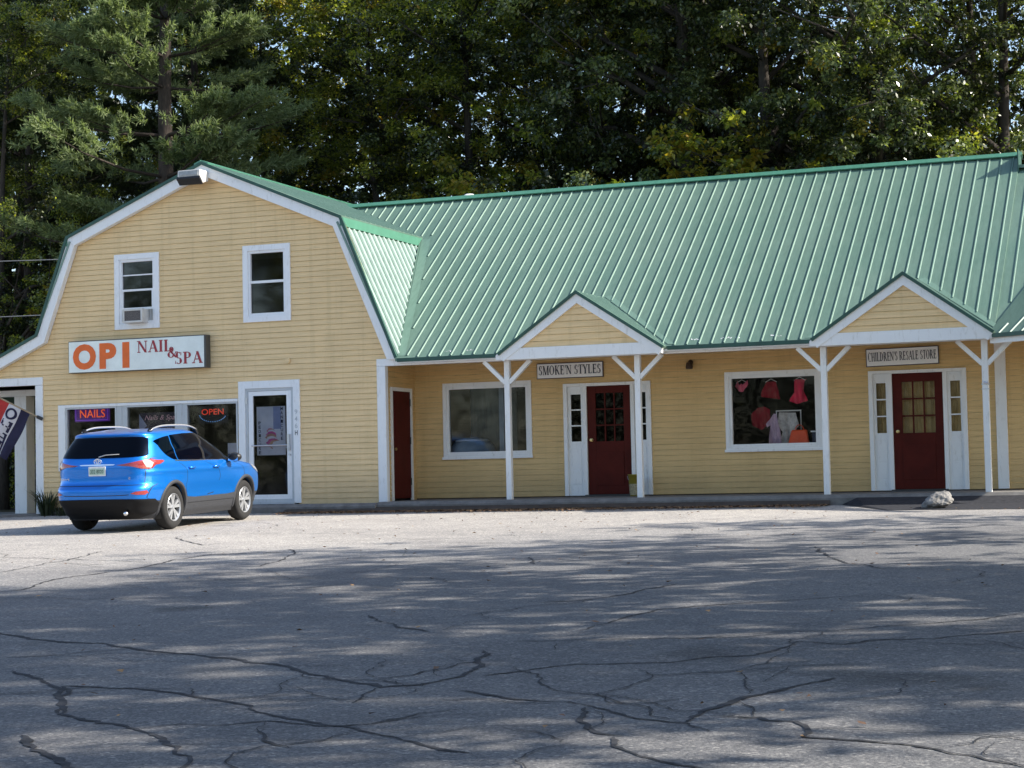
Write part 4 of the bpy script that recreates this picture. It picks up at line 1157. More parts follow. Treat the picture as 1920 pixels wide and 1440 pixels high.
# leaf litter along the walkway
def litter(n, name, xr, yr, mat, s0, s1):
    x = rng.uniform(*xr, n); y = yr[0] + (yr[1] - yr[0]) * rng.beta(1.2, 2.2, n); z = np.array([gz(v) for v in y]) + .012
    a = rng.uniform(0, 6.28, n); s = rng.uniform(s0, s1, n); tl = rng.uniform(-.02, .03, (n, 4))
    V = np.empty((n, 4, 3))
    for k, (dx, dy) in enumerate(((-1, 0), (0, -.6), (1, 0), (0, .6))):
        V[:, k, 0] = x + s * (dx * np.cos(a) - dy * np.sin(a)); V[:, k, 1] = y + s * (dx * np.sin(a) + dy * np.cos(a)); V[:, k, 2] = z + np.abs(tl[:, k])
    me = np_mesh(name, V.reshape(-1, 3), np.arange(n * 4).reshape(n, 4), [mat, 'brown_litter'], rng.integers(0, 2, n))
    o = bpy.data.objects.new(name, me); col.objects.link(o); return tag(o, kind='stuff')
litter(5200, 'leaf_litter', (-1.6, 8.8), (-.46, -1.35), 'leaf_litter_tan', .015, .045)
n = 700
x = rng.uniform(-9, 16, n); y = -.8 - 23 * rng.random(n) ** 1.6; z = np.array([gz(v) for v in y]) + .010
a = rng.uniform(0, 6.28, n); sz = rng.uniform(.012, .04, n); V = np.empty((n, 4, 3))
for k, (dx, dy) in enumerate(((-1, 0), (0, -.6), (1, 0), (0, .6))):
    V[:, k, 0] = x + sz * (dx * np.cos(a) - dy * np.sin(a)); V[:, k, 1] = y + sz * (dx * np.sin(a) + dy * np.cos(a)); V[:, k, 2] = z + rng.uniform(0, .02, n)
o = bpy.data.objects.new('fallen_leaf_scatter', np_mesh('fallen_leaf_scatter', V.reshape(-1, 3), np.arange(n * 4).reshape(n, 4), ['leaf_litter_tan', 'brown_litter'], rng.integers(0, 2, n))); col.objects.link(o); tag(o, kind='stuff')
m = MB()
xs = [-1.7 + .35 * k for k in range(31)]
for a, b in zip(xs[:-1], xs[1:]):
    wa, wb = [-.72 - .22 * mn.noise(Vector((q * 1.3, 3, 0))) - .10 * mn.noise(Vector((q * 4, 1, 0))) for q in (a, b)]
    m.quad(gp(a, -.425, .09), gp(b, -.425, .09), gp(b, wb, .006), gp(a, wa, .006))
tag(m.build('dirt_strip', 'concrete_dark'), kind='structure')
# left walkway slab
m = MB(); m.prism([(-14, -.75, -.30), (-8.0, -.75, -.30), (-7.2, -.2, -.30), (-7.2, 3, -.30), (-14, 3, -.30)], (0, 0, .16)); tag(m.build('path', 'concrete'), kind='structure')

# cracks: polylines on the lot (metres), width
CRACKS = [(0.075, [(5.82, -19.74 ), (6.41, -20.12 ), (6.84, -20.26 ), (7.24, -20.35 ), (7.92, -20.77 ), (8.62, -20.99 ), (8.93, -21.16 ), (9.27, -21.34 ), (9.6, -21.67 ), (9.92, -21.92 ), (10.41, -22.21 ), (10.61, -22.07 ), (10.7, -21.77 ), (10.72, -21.47 ), (10.57, -20.96 ), (10.36, -20.41)] ), (0.05, [(10.85, -21.65 ), (10.97, -21.44 ), (11.27, -21.06 ), (11.8, -20.89 ), (12.07, -20.56 ), (12.32, -20.42 ), (12.44, -19.97 ), (12.45, -19.7 ), (12.77, -19.79 ), (12.91, -19.53 ), (13.09, -19.51 ), (13.37, -19.42 ), (13.59, -19.15 ), (13.89, -18.96 ), (14.17, -18.77)] ), (0.06, [(7.48, -21.84 ), (8.01, -22.29 ), (8.3, -22.54 ), (8.5, -22.74 ), (8.74, -23.14 ), (8.98, -23.51 ), (9.26, -23.66 ), (9.55, -23.79 ), (9.91, -23.99 ), (10.18, -24.28 ), (10.54, -24.74 ), (10.76, -25.11)] ), (0.085, [(8.29, -22.49 ), (8.53, -22.78 ), (8.77, -23.18 ), (8.96, -23.47)] ), (0.05, [(8.28, -22.49 ), (8.62, -22.47 ), (9.03, -22.57 ), (9.58, -22.8 ), (9.94, -23.06 ), (10.21, -23.31 ), (10.51, -23.5 ), (10.75, -23.59 ), (11.0, -23.72 ), (11.44, -24.02 ), (11.82, -24.25)] ), (0.035, [(9.72, -23.9 ), (9.89, -23.73 ), (10.16, -23.69 ), (10.34, -23.55 ), (10.71, -23.63 ), (10.98, -23.53 ), (11.12, -23.21)] ), (0.025, [(10.93, -23.56 ), (11.04, -23.26 ), (11.26, -22.94)] ), (0.06, [(3.28, -16.26 ), (3.41, -16.02 ), (2.95, -14.83 ), (2.98, -14.35 ), (3.06, -13.93 ), (3.09, -13.18 ), (2.85, -12.04 ), (2.88, -11.17 ), (3.76, -10.77)] ), (0.04, [(1.56, -13.91 ), (1.32, -12.81 ), (1.22, -11.97 ), (0.72, -10.46)] ), (0.03, [(-0.23, -11.45 ), (1.24, -11.88 ), (2.72, -12.45)] ), (0.06, [(8.45, -18.26 ), (8.73, -18.65 ), (9.18, -19.11 ), (9.46, -19.34)] ), (0.04, [(9.56, -17.09 ), (9.97, -16.84 ), (10.13, -16.24 ), (10.31, -15.28)] ), (0.03, [(10.38, -19.9 ), (10.81, -19.73 ), (11.42, -19.61 ), (12.01, -19.46 ), (12.25, -19.2)] ), (0.04, [(10.65, -19.14 ), (10.7, -18.62 ), (10.76, -17.99 ), (10.83, -17.61 ), (11.15, -17.24 ), (11.65, -16.86 ), (12.21, -16.42)] ), (0.035, [(12.54, -19.01 ), (12.87, -18.71 ), (13.15, -18.47 ), (13.5, -18.15 ), (13.77, -17.72)] ), (0.05, [(10.95, -22.27 ), (11.38, -22.52 ), (11.75, -22.63 ), (12.03, -22.82 ), (12.33, -23.09 ), (12.57, -23.22 ), (12.82, -23.4)] ), (0.055, [(11.94, -22.78 ), (12.01, -23.1 ), (12.13, -23.38 ), (12.28, -23.58 ), (12.4, -23.68)] ), (0.05, [(12.4, -23.68 ), (12.45, -23.94 ), (12.6, -24.13 ), (12.8, -24.3 ), (13.05, -24.46)] ), (0.085, [(12.59, -23.18 ), (12.6, -22.79 ), (12.67, -22.39 ), (12.81, -22.06 ), (12.94, -21.65 ), (13.04, -21.45)] ), (0.022, [(10.92, -21.31 ), (11.15, -21.54 ), (11.45, -22.08 ), (11.69, -22.27 ), (11.89, -22.38 ), (12.01, -22.57 ), (12.23, -22.56 ), (12.37, -22.41)] ), (0.022, [(12.16, -21.43 ), (12.38, -21.2 ), (12.45, -21.36 ), (12.57, -21.7 ), (12.67, -22.01 ), (12.68, -22.18)] ), (0.02, [(12.41, -21.2 ), (12.46, -20.86 ), (12.48, -20.46 ), (12.45, -19.94)] ), (0.05, [(12.73, -22.97 ), (12.82, -22.97 ), (12.94, -22.98 ), (13.01, -23.06 ), (13.16, -23.07 ), (13.24, -23.24 ), (13.32, -23.5 ), (13.44, -23.53 ), (13.69, -23.61 ), (13.93, -23.72 ), (14.23, -23.96 ), (14.41, -24.12)] ), (0.025, [(12.7, -22.48 ), (12.83, -22.6 ), (12.93, -22.95)] ), (0.05, [(10.61, -10.39 ), (11.12, -12.05 ), (11.47, -12.79 ), (11.93, -13.48 ), (12.04, -13.67)] ), (0.04, [(3.5, -10.28 ), (3.93, -10.87 ), (4.39, -12.11 ), (4.59, -13.14)] ), (0.04, [(0.17, -7.6 ), (0.77, -8.36 ), (1.71, -9.43)] ), (0.05, [(7.51, -11.86 ), (7.98, -12.88)] ), (0.035, [(11.29, -7.86 ), (11.67, -7.59 ), (12.16, -6.54)] ), (0.03, [(11.83, -9.6 ), (12.18, -8.88)] ), (0.08, [(9.22, -24.2 ), (9.49, -24.48 ), (9.83, -24.8 ), (10.14, -25.03)] ), (0.03, [(6.92, -21.25 ), (7.29, -20.99 ), (7.66, -20.57)] ), (0.025, [(6.6, -16.07 ), (6.67, -15.61 ), (6.79, -15.13)] ), (0.02, [(9.85, -22.76 ), (9.76, -22.33 ), (9.66, -21.86)] ), (0.03, [(10.53, -22.86 ), (10.44, -22.45 ), (10.42, -22.23)] ), (0.02, [(12.2, -23.91 ), (12.04, -23.7 ), (11.76, -23.5)] ), (0.02, [(-0.13, -7.56 ), (1.08, -6.73 ), (3.4, -7.39)] ), (0.025, [(11.8, -21.57 ), (12.14, -21.33 ), (12.66, -20.97 ), (13.03, -20.79)])]
m = MB(); m.keep = True
rc = random.Random(9)
for w, pts in list(CRACKS):          # hairline branches
    for k in range(max(1, len(pts) // 4)):
        i = rc.randrange(len(pts)); x, y = pts[i]; a = rc.uniform(0, 6.283); q = [(x, y)]; L_ = rc.uniform(.4, 2.6)
        while L_ > 0:
            a += rc.gauss(0, .45); st = rc.uniform(.12, .35); x += st * math.cos(a); y += st * math.sin(a); q.append((x, y)); L_ -= st
        CRACKS.append((rc.uniform(.012, .03), q))
for k in range(20):                  # loose cracks all over the lot
    y = rc.uniform(-23, -2); x = rc.uniform(-7, 13); a = rc.choice((0, 3.14)) + rc.gauss(0, .5); q = [(x, y)]; L_ = rc.uniform(.8, 4.5)
    while L_ > 0:
        a += rc.gauss(0, .28); st = rc.uniform(.15, .4); x += st * math.cos(a); y += st * math.sin(a); q.append((x, y)); L_ -= st
        if rc.random() < .12: CRACKS.append((rc.uniform(.01, .02), [(x, y), (x + rc.gauss(0, .4), y + rc.gauss(0, .4)), (x + rc.gauss(0, .7), y + rc.gauss(0, .7))]))
    CRACKS.append((rc.uniform(.012, .035), q))
for li, (w, pts) in enumerate(CRACKS):
    P = []
    for (x0, y0), (x1, y1) in zip(pts[:-1], pts[1:]):
        n = max(2, int(math.hypot(x1 - x0, y1 - y0) / .05))
        P += [(x0 + (x1 - x0) * k / n, y0 + (y1 - y0) * k / n) for k in range(n)]
    P.append(pts[-1])
    L = []
    for i, (x, y) in enumerate(P):
        a = P[max(i - 1, 0)]; b = P[min(i + 1, len(P) - 1)]; dx, dy = b[0] - a[0], b[1] - a[1]; l = math.hypot(dx, dy) or 1
        j = .06 * mn.noise(Vector((x * 3, y * 3, li))) + .03 * mn.noise(Vector((x * 9, y * 9, li + 5))) + .016 * mn.noise(Vector((x * 26, y * 26, li + 7)))
        ww = w * .27 * (1 + .8 * mn.noise(Vector((x * 2, y * 2, li + 9))) + .9 * mn.noise(Vector((x * 21, y * 21, li)))) * min(1, .25 + .3 * min(i, len(P) - 1 - i))
        ww = max(.002, ww); nx, ny = -dy / l, dx / l
        L.append((gp(x + nx * (j + ww), y + ny * (j + ww), .004 + .00005 * li), gp(x + nx * (j - ww), y + ny * (j - ww), .004 + .00005 * li)))
    for (a, b), (c, d) in zip(L[:-1], L[1:]): m.quad(b, d, c, a)
tag(m.build('crack_sealant', 'crack_tar'), kind='structure')

# ------------------------------------------------------------------ the blue car (local frame: x forward, y left, z up)
#        z     xr     xf     w     n
SL = [(.20, -2.00, 2.02, .80, 6), (.30, -2.17, 2.18, .865, 6), (.42, -2.26, 2.24, .895, 5.5), (.52, -2.305, 2.265, .905, 6.5),
      (.62, -2.325, 2.275, .913, 6.5), (.70, -2.325, 2.27, .918, 6.5), (.745, -2.30, 2.265, .920, 6.5), (.775, -2.245, 2.26, .921, 6.5), (.84, -2.225, 2.24, .922, 6.5),
      (.93, -2.225, 2.16, .921, 6.3), (.99, -2.23, 2.02, .917, 6.2), (1.04, -2.235, 1.72, .910, 6), (1.08, -2.232, 1.40, .902, 6), (1.12, -2.225, 1.12, .89, 6),
      (1.16, -2.21, .99, .872, 6), (1.22, -2.18, .87, .858, 6.3), (1.32, -2.10, .66, .828, 6.5), (1.42, -2.02, .43, .793, 6.5), (1.50, -1.955, .26, .762, 6),
      (1.56, -1.91, .13, .738, 5.5), (1.585, -1.97, .06, .727, 5.5), (1.61, -1.965, -.0, .713, 5.2), (1.63, -1.86, -.06, .695, 4.8), (1.65, -1.66, -.14, .665, 4.4), (1.668, -1.45, -.24, .58, 3.8), (1.685, -1.1, -.42, .42, 3)]
SLa = np.array(SL)
def sl_at(z):
    return [float(np.interp(z, SLa[:, 0], SLa[:, k])) for k in (1, 2, 3, 4)]
def smooth_at(z):
    a = np.array([sl_at(z + d) for d in (-.02, 0, .02)]); return a.mean(0)
def bulge(x, z):
    b = 0
    for xw in (-1.33, 1.33): b += .022 * math.exp(-((x - xw) / .42) ** 2) * math.exp(-((z - .72) / .17) ** 2)
    b -= .016 * math.exp(-((z - .62) / .10) ** 2) * math.exp(-((x - 0) / .75) ** 4)      # scalloped doors
    b += .010 * math.exp(-((z - .97) / .035) ** 2) * (1 if -2.1 < x < 1.6 else 0)          # shoulder line
    return b
def surf(t, z, s=-1):
    """t: 0 rear centre .. pi/2 side .. pi front; s=-1 right side"""
    xr, xf, w, n = smooth_at(z); xc, a = (xr + xf) / 2, (xf - xr) / 2
    c, q = math.cos(t), math.sin(t)
    x = xc - a * math.copysign(abs(c) ** (2 / n), c); y = w * abs(q) ** (2 / n)
    if y > .6 * w: y += bulge(x, z) * min(1, (y / w - .6) / .3)
    return Vector((x, s * y, z))
def t_y(y, z):
    xr, xf, w, n = smooth_at(z); return math.asin(min(1, (abs(y) / w)) ** (n / 2))
def t_x(x, z):
    xr, xf, w, n = smooth_at(z); xc, a = (xr + xf) / 2, (xf - xr) / 2
    k = max(-1, min(1, (xc - x) / a)); return math.acos(math.copysign(abs(k) ** (n / 2), k))
def surf_n(t, z, s):
    e = 1e-3; z2 = min(z, 1.67)
    du = surf(t + e, z2, s) - surf(max(t - e, 0), z2, s); dv = surf(t, z2 + .004, s) - surf(t, z2 - .004, s)
    n = du.cross(dv).normalized()
    c = Vector((surf(t, z2, s).x, surf(t, z2, s).y, 0))
    return n if n.dot(c) > 0 else -n
CAR_LOC, CAR_H = (-2.15, -4.10), R(90 + 3.0)
car = thing('parked_suv', 'bright blue suv parked nose-in before the salon windows', 'car', (0, 0, 0), local=True)
fwd = Vector((math.cos(CAR_H), math.sin(CAR_H), 0)); slp = .03 * fwd.y
xax = Vector((fwd.x, fwd.y, slp)).normalized(); yax = Vector((-fwd.y, fwd.x, .03 * fwd.x)).normalized(); zax = xax.cross(yax)
Mc = Matrix((xax, yax, zax)).transposed().to_4x4(); Mc.translation = Vector((CAR_LOC[0], CAR_LOC[1], gz(CAR_LOC[1]) + .004))
car.matrix_world = Mc
def loft(name, zs, mat, cap=(True, True)):
    NP = 132; vs = []
    for z in zs:
        half = [math.pi * k / NP for k in range(NP + 1)]
        vs += [surf(t, z, -1) for t in half] + [surf(t, z, 1) for t in half[1:-1]][::-1]
    k = 2 * NP; mb = MB(); mb.v = [tuple(v) for v in vs]
    mb.f = [(i * k + j, i * k + (j + 1) % k, (i + 1) * k + (j + 1) % k, (i + 1) * k + j) for i in range(len(zs) - 1) for j in range(k)]
    if cap[0]: mb.f.append(tuple(range(k))[::-1])
    if cap[1]: mb.f.append(tuple((len(zs) - 1) * k + j for j in range(k)))
    mb.m = [0] * len(mb.f)
    return mb.build(name, mat, car, smooth=True)
ZB = .50
body = loft('body', sorted(set([ZB + (1.685 - ZB) * k / 70 for k in range(71)] + [1.655, 1.66, 1.674, 1.68])), 'blue_paint')
clad = loft('lower_cladding', [.20 + (.498 - .20) * k / 12 for k in range(13)], 'cladding')
# wheel openings
def cut_arches(o, r):
    mb = MB()
    for xw in (-1.33, 1.33):
        for s in (-1, 1):
            n = 40; pts = [(xw + r * math.cos(2 * math.pi * k / n), s * .58, .362 + r * math.sin(2 * math.pi * k / n)) for k in range(n)]
            mb.prism(pts, (0, s * .6, 0))
    c = mb.build('cutter', 'black', None)
    c.matrix_world = Mc
    md = o.modifiers.new('b', 'BOOLEAN'); md.operation = 'DIFFERENCE'; md.object = c; md.solver = 'EXACT'
    bpy.context.view_layer.update()
    dg = bpy.context.evaluated_depsgraph_get(); me = bpy.data.meshes.new_from_object(o.evaluated_get(dg))
    o.modifiers.clear(); o.data = me; bpy.data.objects.remove(c)
    bm = bmesh.new(); bm.from_mesh(me)
    for e in bm.edges:
        if len(e.link_faces) == 2 and e.calc_face_angle(0) > R(38): e.smooth = False
    for f in bm.faces: f.smooth = True
    bm.to_mesh(me); bm.free()
cut_arches(body, .405); cut_arches(clad, .405)
def patch(name, poly, mat, s=-1, off=.004, mode='t', res=(.03, .02), parent=None, thick=0):
    """poly in (t,z): mode 'rs' = list of ('y'|'x', value, z) anchors"""
    P = []
    for a, v, z in poly:
        P.append(((t_y(v, z) if a == 'y' else t_x(v, z)), z))
    bm = bmesh.new(); f = bm.faces.new([bm.verts.new((t, z, 0)) for t, z in P])
    ts = [p[0] for p in P]; zs = [p[1] for p in P]
    for ax, lo, hi, st in ((0, min(ts), max(ts), res[0]), (1, min(zs), max(zs), res[1])):
        k = lo + st
        while k < hi - 1e-4:
            bmesh.ops.bisect_plane(bm, geom=bm.verts[:] + bm.edges[:] + bm.faces[:], plane_co=(k, 0, 0) if ax == 0 else (0, k, 0), plane_no=(1, 0, 0) if ax == 0 else (0, 1, 0)); k += st
    for v in bm.verts:
        t, z = v.co.x, v.co.y; v.co = surf(t, z, s) + surf_n(t, z, s) * off
    if thick:
        bmesh.ops.recalc_face_normals(bm, faces=bm.faces)
        bmesh.ops.solidify(bm, geom=bm.faces[:], thickness=thick)
    me = bpy.data.meshes.new(name); bm.to_mesh(me); bm.free(); me.materials.append(MATS[mat]); me.polygons.foreach_set('use_smooth', [True] * len(me.polygons))
    o = bpy.data.objects.new(name, me); link(o, parent or car); return o
def sym_patch(name, half, mat, off=.004, res=(.05, .02)):
    """patch across the rear or front centre line, mirrored"""
    bm = bmesh.new()
    for s in (-1, 1):
        o = patch(name, half, mat, s, off, res=res); bm.from_mesh(o.data); bpy.data.objects.remove(o)
    bmesh.ops.remove_doubles(bm, verts=bm.verts, dist=.002)
    bmesh.ops.recalc_face_normals(bm, faces=bm.faces)
    me = bpy.data.meshes.new(name); bm.to_mesh(me); bm.free(); me.materials.append(MATS[mat]); me.polygons.foreach_set('use_smooth', [True] * len(me.polygons))
    o = bpy.data.objects.new(name, me); link(o, car); return o
sym_patch('rear_window', [('y', 0, 1.215), ('y', .5, 1.22), ('y', .775, 1.235), ('y', .785, 1.26), ('y', .69, 1.525), ('y', .64, 1.55), ('y', .3, 1.558), ('y', 0, 1.56)], 'car_glass', .005)
for s in (-1, 1):
    patch('side_window', [('x', -1.72, 1.475), ('x', -1.64, 1.405), ('x', -1.36, 1.19), ('x', -1.26, 1.155), ('x', -1.13, 1.15), ('x', -1.17, 1.33), ('x', -1.20, 1.555), ('x', -1.40, 1.535)], 'car_glass', s)
    patch('side_window', [('x', -1.10, 1.15), ('x', -.62, 1.135), ('x', -.21, 1.125), ('x', -.26, 1.37), ('x', -.30, 1.59), ('x', -.7, 1.588), ('x', -1.17, 1.558), ('x', -1.14, 1.33)], 'car_glass', s)
    patch('side_window', [('x', -.13, 1.125), ('x', .3, 1.115), ('x', .80, 1.105), ('x', .82, 1.13), ('x', .58, 1.31), ('x', .30, 1.455), ('x', .04, 1.56), ('x', -.22, 1.59), ('x', -.18, 1.37)], 'car_glass', s)
    # black B pillar and window surround strip
    patch('pillar_trim', [('x', -.21, 1.125), ('x', -.13, 1.125), ('x', -.18, 1.37), ('x', -.22, 1.59), ('x', -.30, 1.59), ('x', -.26, 1.37)], 'bumper_black', s, .003)
    patch('belt_trim', [('x', -1.25, 1.133), ('x', -.5, 1.116), ('x', .8, 1.09), ('x', .8, 1.104), ('x', .3, 1.113), ('x', -.2, 1.123), ('x', -.6, 1.133), ('x', -1.2, 1.150)], 'chrome', s, .006)
    # door seams
    for pts in ([('x', -.165, .52), ('x', -.155, .52), ('x', -.165, 1.09), ('x', -.175, 1.09)], [('x', .93, .55), ('x', .94, .55), ('x', .90, 1.05), ('x', .89, 1.05)],
                [('x', -1.11, 1.10), ('x', -1.10, 1.10), ('x', -.93, .74), ('x', -.86, .52), ('x', -.87, .52), ('x', -.94, .74)]):
        patch('door_seam', pts, 'black', s, .0015)
    # sill cladding lip
    patch('sill_trim', [('x', -.93, .42), ('x', .93, .42), ('x', .93, .53), ('x', .6, .505), ('x', -.6, .505), ('x', -.93, .53)], 'cladding', s, .012)
    # tail lamps
    lamp = patch('tail_light', [('y', .34, 1.10), ('y', .55, 1.125), ('y', .72, 1.165), ('y', .84, 1.20), ('x', -1.98, 1.195), ('x', -1.80, 1.165), ('x', -1.62, 1.155), ('x', -1.60, 1.135), ('x', -1.72, 1.10), ('x', -1.86, 1.085), ('x', -1.93, 1.04), ('x', -2.03, 1.015), ('y', .84, 1.015), ('y', .74, 1.035), ('y', .60, 1.075), ('y', .45, 1.085)], 'lamp_red', s, .012)
    patch('lens', [('x', -2.09, 1.16), ('x', -1.98, 1.165), ('x', -1.91, 1.12), ('x', -1.95, 1.06), ('x', -2.05, 1.05)], 'lamp_clear', s, .017, parent=lamp)
    patch('lens', [('y', .82, 1.045), ('x', -2.02, 1.045), ('x', -1.96, 1.06), ('x', -1.98, 1.03), ('y', .84, 1.022)], 'rail_silver', s, .017, parent=lamp)
    patch('hatch_seam', [('y', .775, .80), ('y', .783, .80), ('y', .785, 1.02), ('y', .777, 1.02)], 'black', s, .0015)
    patch('reflector', [('y', .62, .635), ('y', .70, .665), ('y', .82, .68), ('y', .83, .64), ('y', .80, .61), ('y', .70, .615)], 'lamp_red', s, .008)
    patch('bumper_seam', [('y', .86, .50), ('x', -2.10, .56), ('x', -1.98, .74), ('x', -1.83, .78), ('x', -1.83, .772), ('x', -1.97, .73), ('x', -2.09, .55), ('y', .868, .50)], 'black', s, .0015)
    # wheel arch trims
    for xw in (-1.33, 1.33):
        mb = MB(); vs = []; n = 34
        for k in range(n + 1):
            a = R(-14) + R(208) * k / n
            for r_, o_ in ((.403, -.05), (.403, .014), (.450, .016), (.458, .002)):
                x_, z_ = xw + r_ * math.cos(a), .362 + r_ * math.sin(a)
                p = surf(t_x(x_, max(z_, .21)), max(z_, .21), s); vs.append((x_, s * (abs(p.y) + o_), z_))
        mb.v = vs; mb.f = [(i * 4 + j, i * 4 + j + 1, i * 4 + j + 5, i * 4 + j + 4) for i in range(n) for j in range(3)]; mb.m = [0] * len(mb.f)
        mb.build('arch_trim', 'cladding', car, smooth=True)
        # dark inner liner
        mb = MB(); pts = [(xw + .404 * math.cos(R(-25) + R(230) * k / 24), .362 + .404 * math.sin(R(-25) + R(230) * k / 24)) for k in range(25)]
        for (xa, za), (xb, zb) in zip(pts[:-1], pts[1:]): mb.quad((xa, s * .55, za), (xb, s * .55, zb), (xb, s * .86, zb), (xa, s * .86, za))
        mb.poly([(xa, s * .55, za) for xa, za in pts]); mb.build('wheel_liner', 'black', car)
    # handles, mirrors, roof rails
    for xh in (-.72, .17):
        z_ = 1.005 - .01 * (xh + .7); p = surf(t_x(xh, z_), z_, s); mb = MB()
        mb.tube([(xh - .11, p.y - s * .005, z_), (xh - .085, p.y + s * .032, z_ + .002), (xh + .075, p.y + s * .034, z_), (xh + .11, p.y - s * .005, z_ - .003)], [.012, .016, .016, .012], 10)
        mb.build('door_handle', 'blue_paint', car, smooth=True)
    mb = MB(); mb.lathe([(0, -.10), (.06, -.095), (.088, -.06), (.10, 0), (.088, .05), (.05, .075), (0, .08)], (0, 0, 0), (1, 0, 0), 18)
    mb.v = [(.74 + x_, s * (1.015 + y_ * 1.25 * 1), 1.14 + z_ * .82) for x_, y_, z_ in mb.v]
    mr_ = mb.build('mirror', 'black', car, smooth=True)
    mb = MB(); mb.quad((.655, s * .92, 1.075), (.655, s * 1.11, 1.075), (.655, s * 1.11, 1.205), (.655, s * .92, 1.205)); mb.build('mirror_glass', 'chrome', mr_)
    mb = MB(); mb.bar((.74, s * .84, 1.085), (.74, s * .96, 1.10), .09, .05); mb.build('mirror_arm', 'bumper_black', mr_)
    mb = MB(); rp = []
    for k in range(17):
        u = k / 16; x_ = -1.62 + 1.72 * u; rp.append((x_, s * (.635 - .03 * u * u), 1.645 + .085 * (1 - abs(2 * u - 1) ** 3.5)))
    mb.tube(rp, [.011 + .006 * (1 - abs(2 * k / 16 - 1) ** 3) for k in range(17)], 10); rl = mb.build('roof_rail', 'rail_silver', car, smooth=True)
    mb = MB(); mb.bar((-1.64, s * .62, 1.60), (-1.54, s * .62, 1.685), .05, .05); mb.build('rail_foot', 'bumper_black', rl)
    mb = MB(); mb.bar((.14, s * .59, 1.57), (.04, s * .592, 1.67), .05, .05); mb.build('rail_foot', 'bumper_black', rl)
sym_patch('windshield', [('x', 1.02, 1.145), ('x', .78, 1.145), ('x', .35, 1.42), ('x', .12, 1.53)][:0] or [('y', 0, 1.16), ('y', .4, 1.16), ('y', .70, 1.17), ('y', .55, 1.52), ('y', 0, 1.55)], 'car_glass', .004) if False else None
# windshield on the front half
mb = MB(); n1, n2 = 24, 14
for i in range(n1 + 1):
    for j in range(n2 + 1):
        z = 1.17 + .37 * j / n2; y = (2 * i / n1 - 1) * (.74 - .20 * j / n2); w_ = smooth_at(z)[2]
        t = math.pi - t_y(min(abs(y), .97 * w_), z); p = surf(t, z, 1 if y > 0 else -1); n_ = surf_n(t, z, 1 if y > 0 else -1)
        mb.v.append(tuple(p + n_ * .004))
mb.f = [(i * (n2 + 1) + j, (i + 1) * (n2 + 1) + j, (i + 1) * (n2 + 1) + j + 1, i * (n2 + 1) + j + 1) for i in range(n1) for j in range(n2)]; mb.m = [0] * len(mb.f)
mb.build('windshield', 'car_glass', car, smooth=True)
# rear details
sym_patch('rear_bumper', [('y', 0, .225), ('y', .6, .225), ('y', .80, .30), ('y', .86, .40), ('y', .86, .535), ('y', .6, .545), ('y', 0, .55)], 'bumper_black', .010)
sym_patch('bumper_seam', [('y', 0, .765), ('y', .8, .768), ('y', .8, .776), ('y', 0, .774)], 'black', .0015)
sym_patch('bumper_seam', [('y', 0, .60), ('y', .60, .61), ('y', .60, .622), ('y', 0, .612)], 'black', .0015)
sym_patch('plate_recess', [('y', 0, .90), ('y', .24, .90), ('y', .30, 1.08), ('y', 0, 1.085)], 'blue_paint', .002)
sym_patch('plate_garnish', [('y', 0, 1.095), ('y', .30, 1.098), ('y', .33, 1.112), ('y', 0, 1.118)], 'chrome', .012)
xp = surf(0, 1.0, 1).x
mb = MB(); mb.box(xp - .022, xp - .008, -.156, .156, .93, 1.085); pl = mb.build('license_plate', 'plate', car, bevel=.004)
mb = MB(); mb.box(xp - .0245, xp - .022, -.140, .140, .95, 1.055); mb.build('plate_picture', 'plate_green', pl)
text_mesh("332 8020", .06, 'dark_green', 'lettering', (xp - .025, .12, .972), (0, -1, 0), (0, 0, 1), pl, bold=.01, width=.24, ext=.0008)
mb = MB()
xb = surf(0, 1.16, 1).x - .012
def ring_yz(mb, cy, cz, ry, rz, r, x):
    mb.tube([(x, cy + ry * math.cos(2 * math.pi * k / 28), cz + rz * math.sin(2 * math.pi * k / 28)) for k in range(29)], r, 6, cap=False)
ring_yz(mb, 0, 1.165, .065, .045, .0075, xb); ring_yz(mb, 0, 1.178, .042, .017, .006, xb); ring_yz(mb, 0, 1.163, .019, .040, .006, xb)
mb.build('badge', 'chrome', car, smooth=True)
xb = surf(t_y(.62, .88), .88, 1).x
text_mesh("RAV4", .036, 'chrome', 'badge', (xb - .012, .70, .865), (0, -1, 0), (0, 0, 1), car, bold=.01, width=.16, ext=.004)
text_mesh("LE", .036, 'chrome', 'badge', (xb - .012, -.52, .865), (0, -1, 0), (0, 0, 1), car, bold=.01, width=.07, ext=.004)
mb = MB(); xw_ = surf(0, 1.25, 1).x - .02
mb.tube([(xw_ - .005, 0, 1.235), (surf(0, 1.27, 1).x - .022, -.12, 1.268), (surf(0, 1.28, 1).x - .02, -.36, 1.275)], [.014, .009, .006], 8); mb.build('wiper', 'rim', car, smooth=True)
mb = MB(); mb.tube([(-2.20, -.52, .33), (-2.34, -.55, .31)], .032, 12); mb.build('exhaust_tip', 'chrome', car, smooth=True)
mb = MB(); mb.box(-1.05, 1.05, -.76, .76, .19, .23); mb.box(-1.85, -1.0, -.4, .4, .2, .45); mb.build('underbody', 'black', car)
# front lamps
for s in (-1, 1):
    patch('headlight', [('x', 1.62, .99), ('x', 1.80, .97), ('x', 2.05, .90), ('x', 2.12, .84), ('x', 1.95, .84), ('x', 1.72, .92)], 'rail_silver', s, .008)
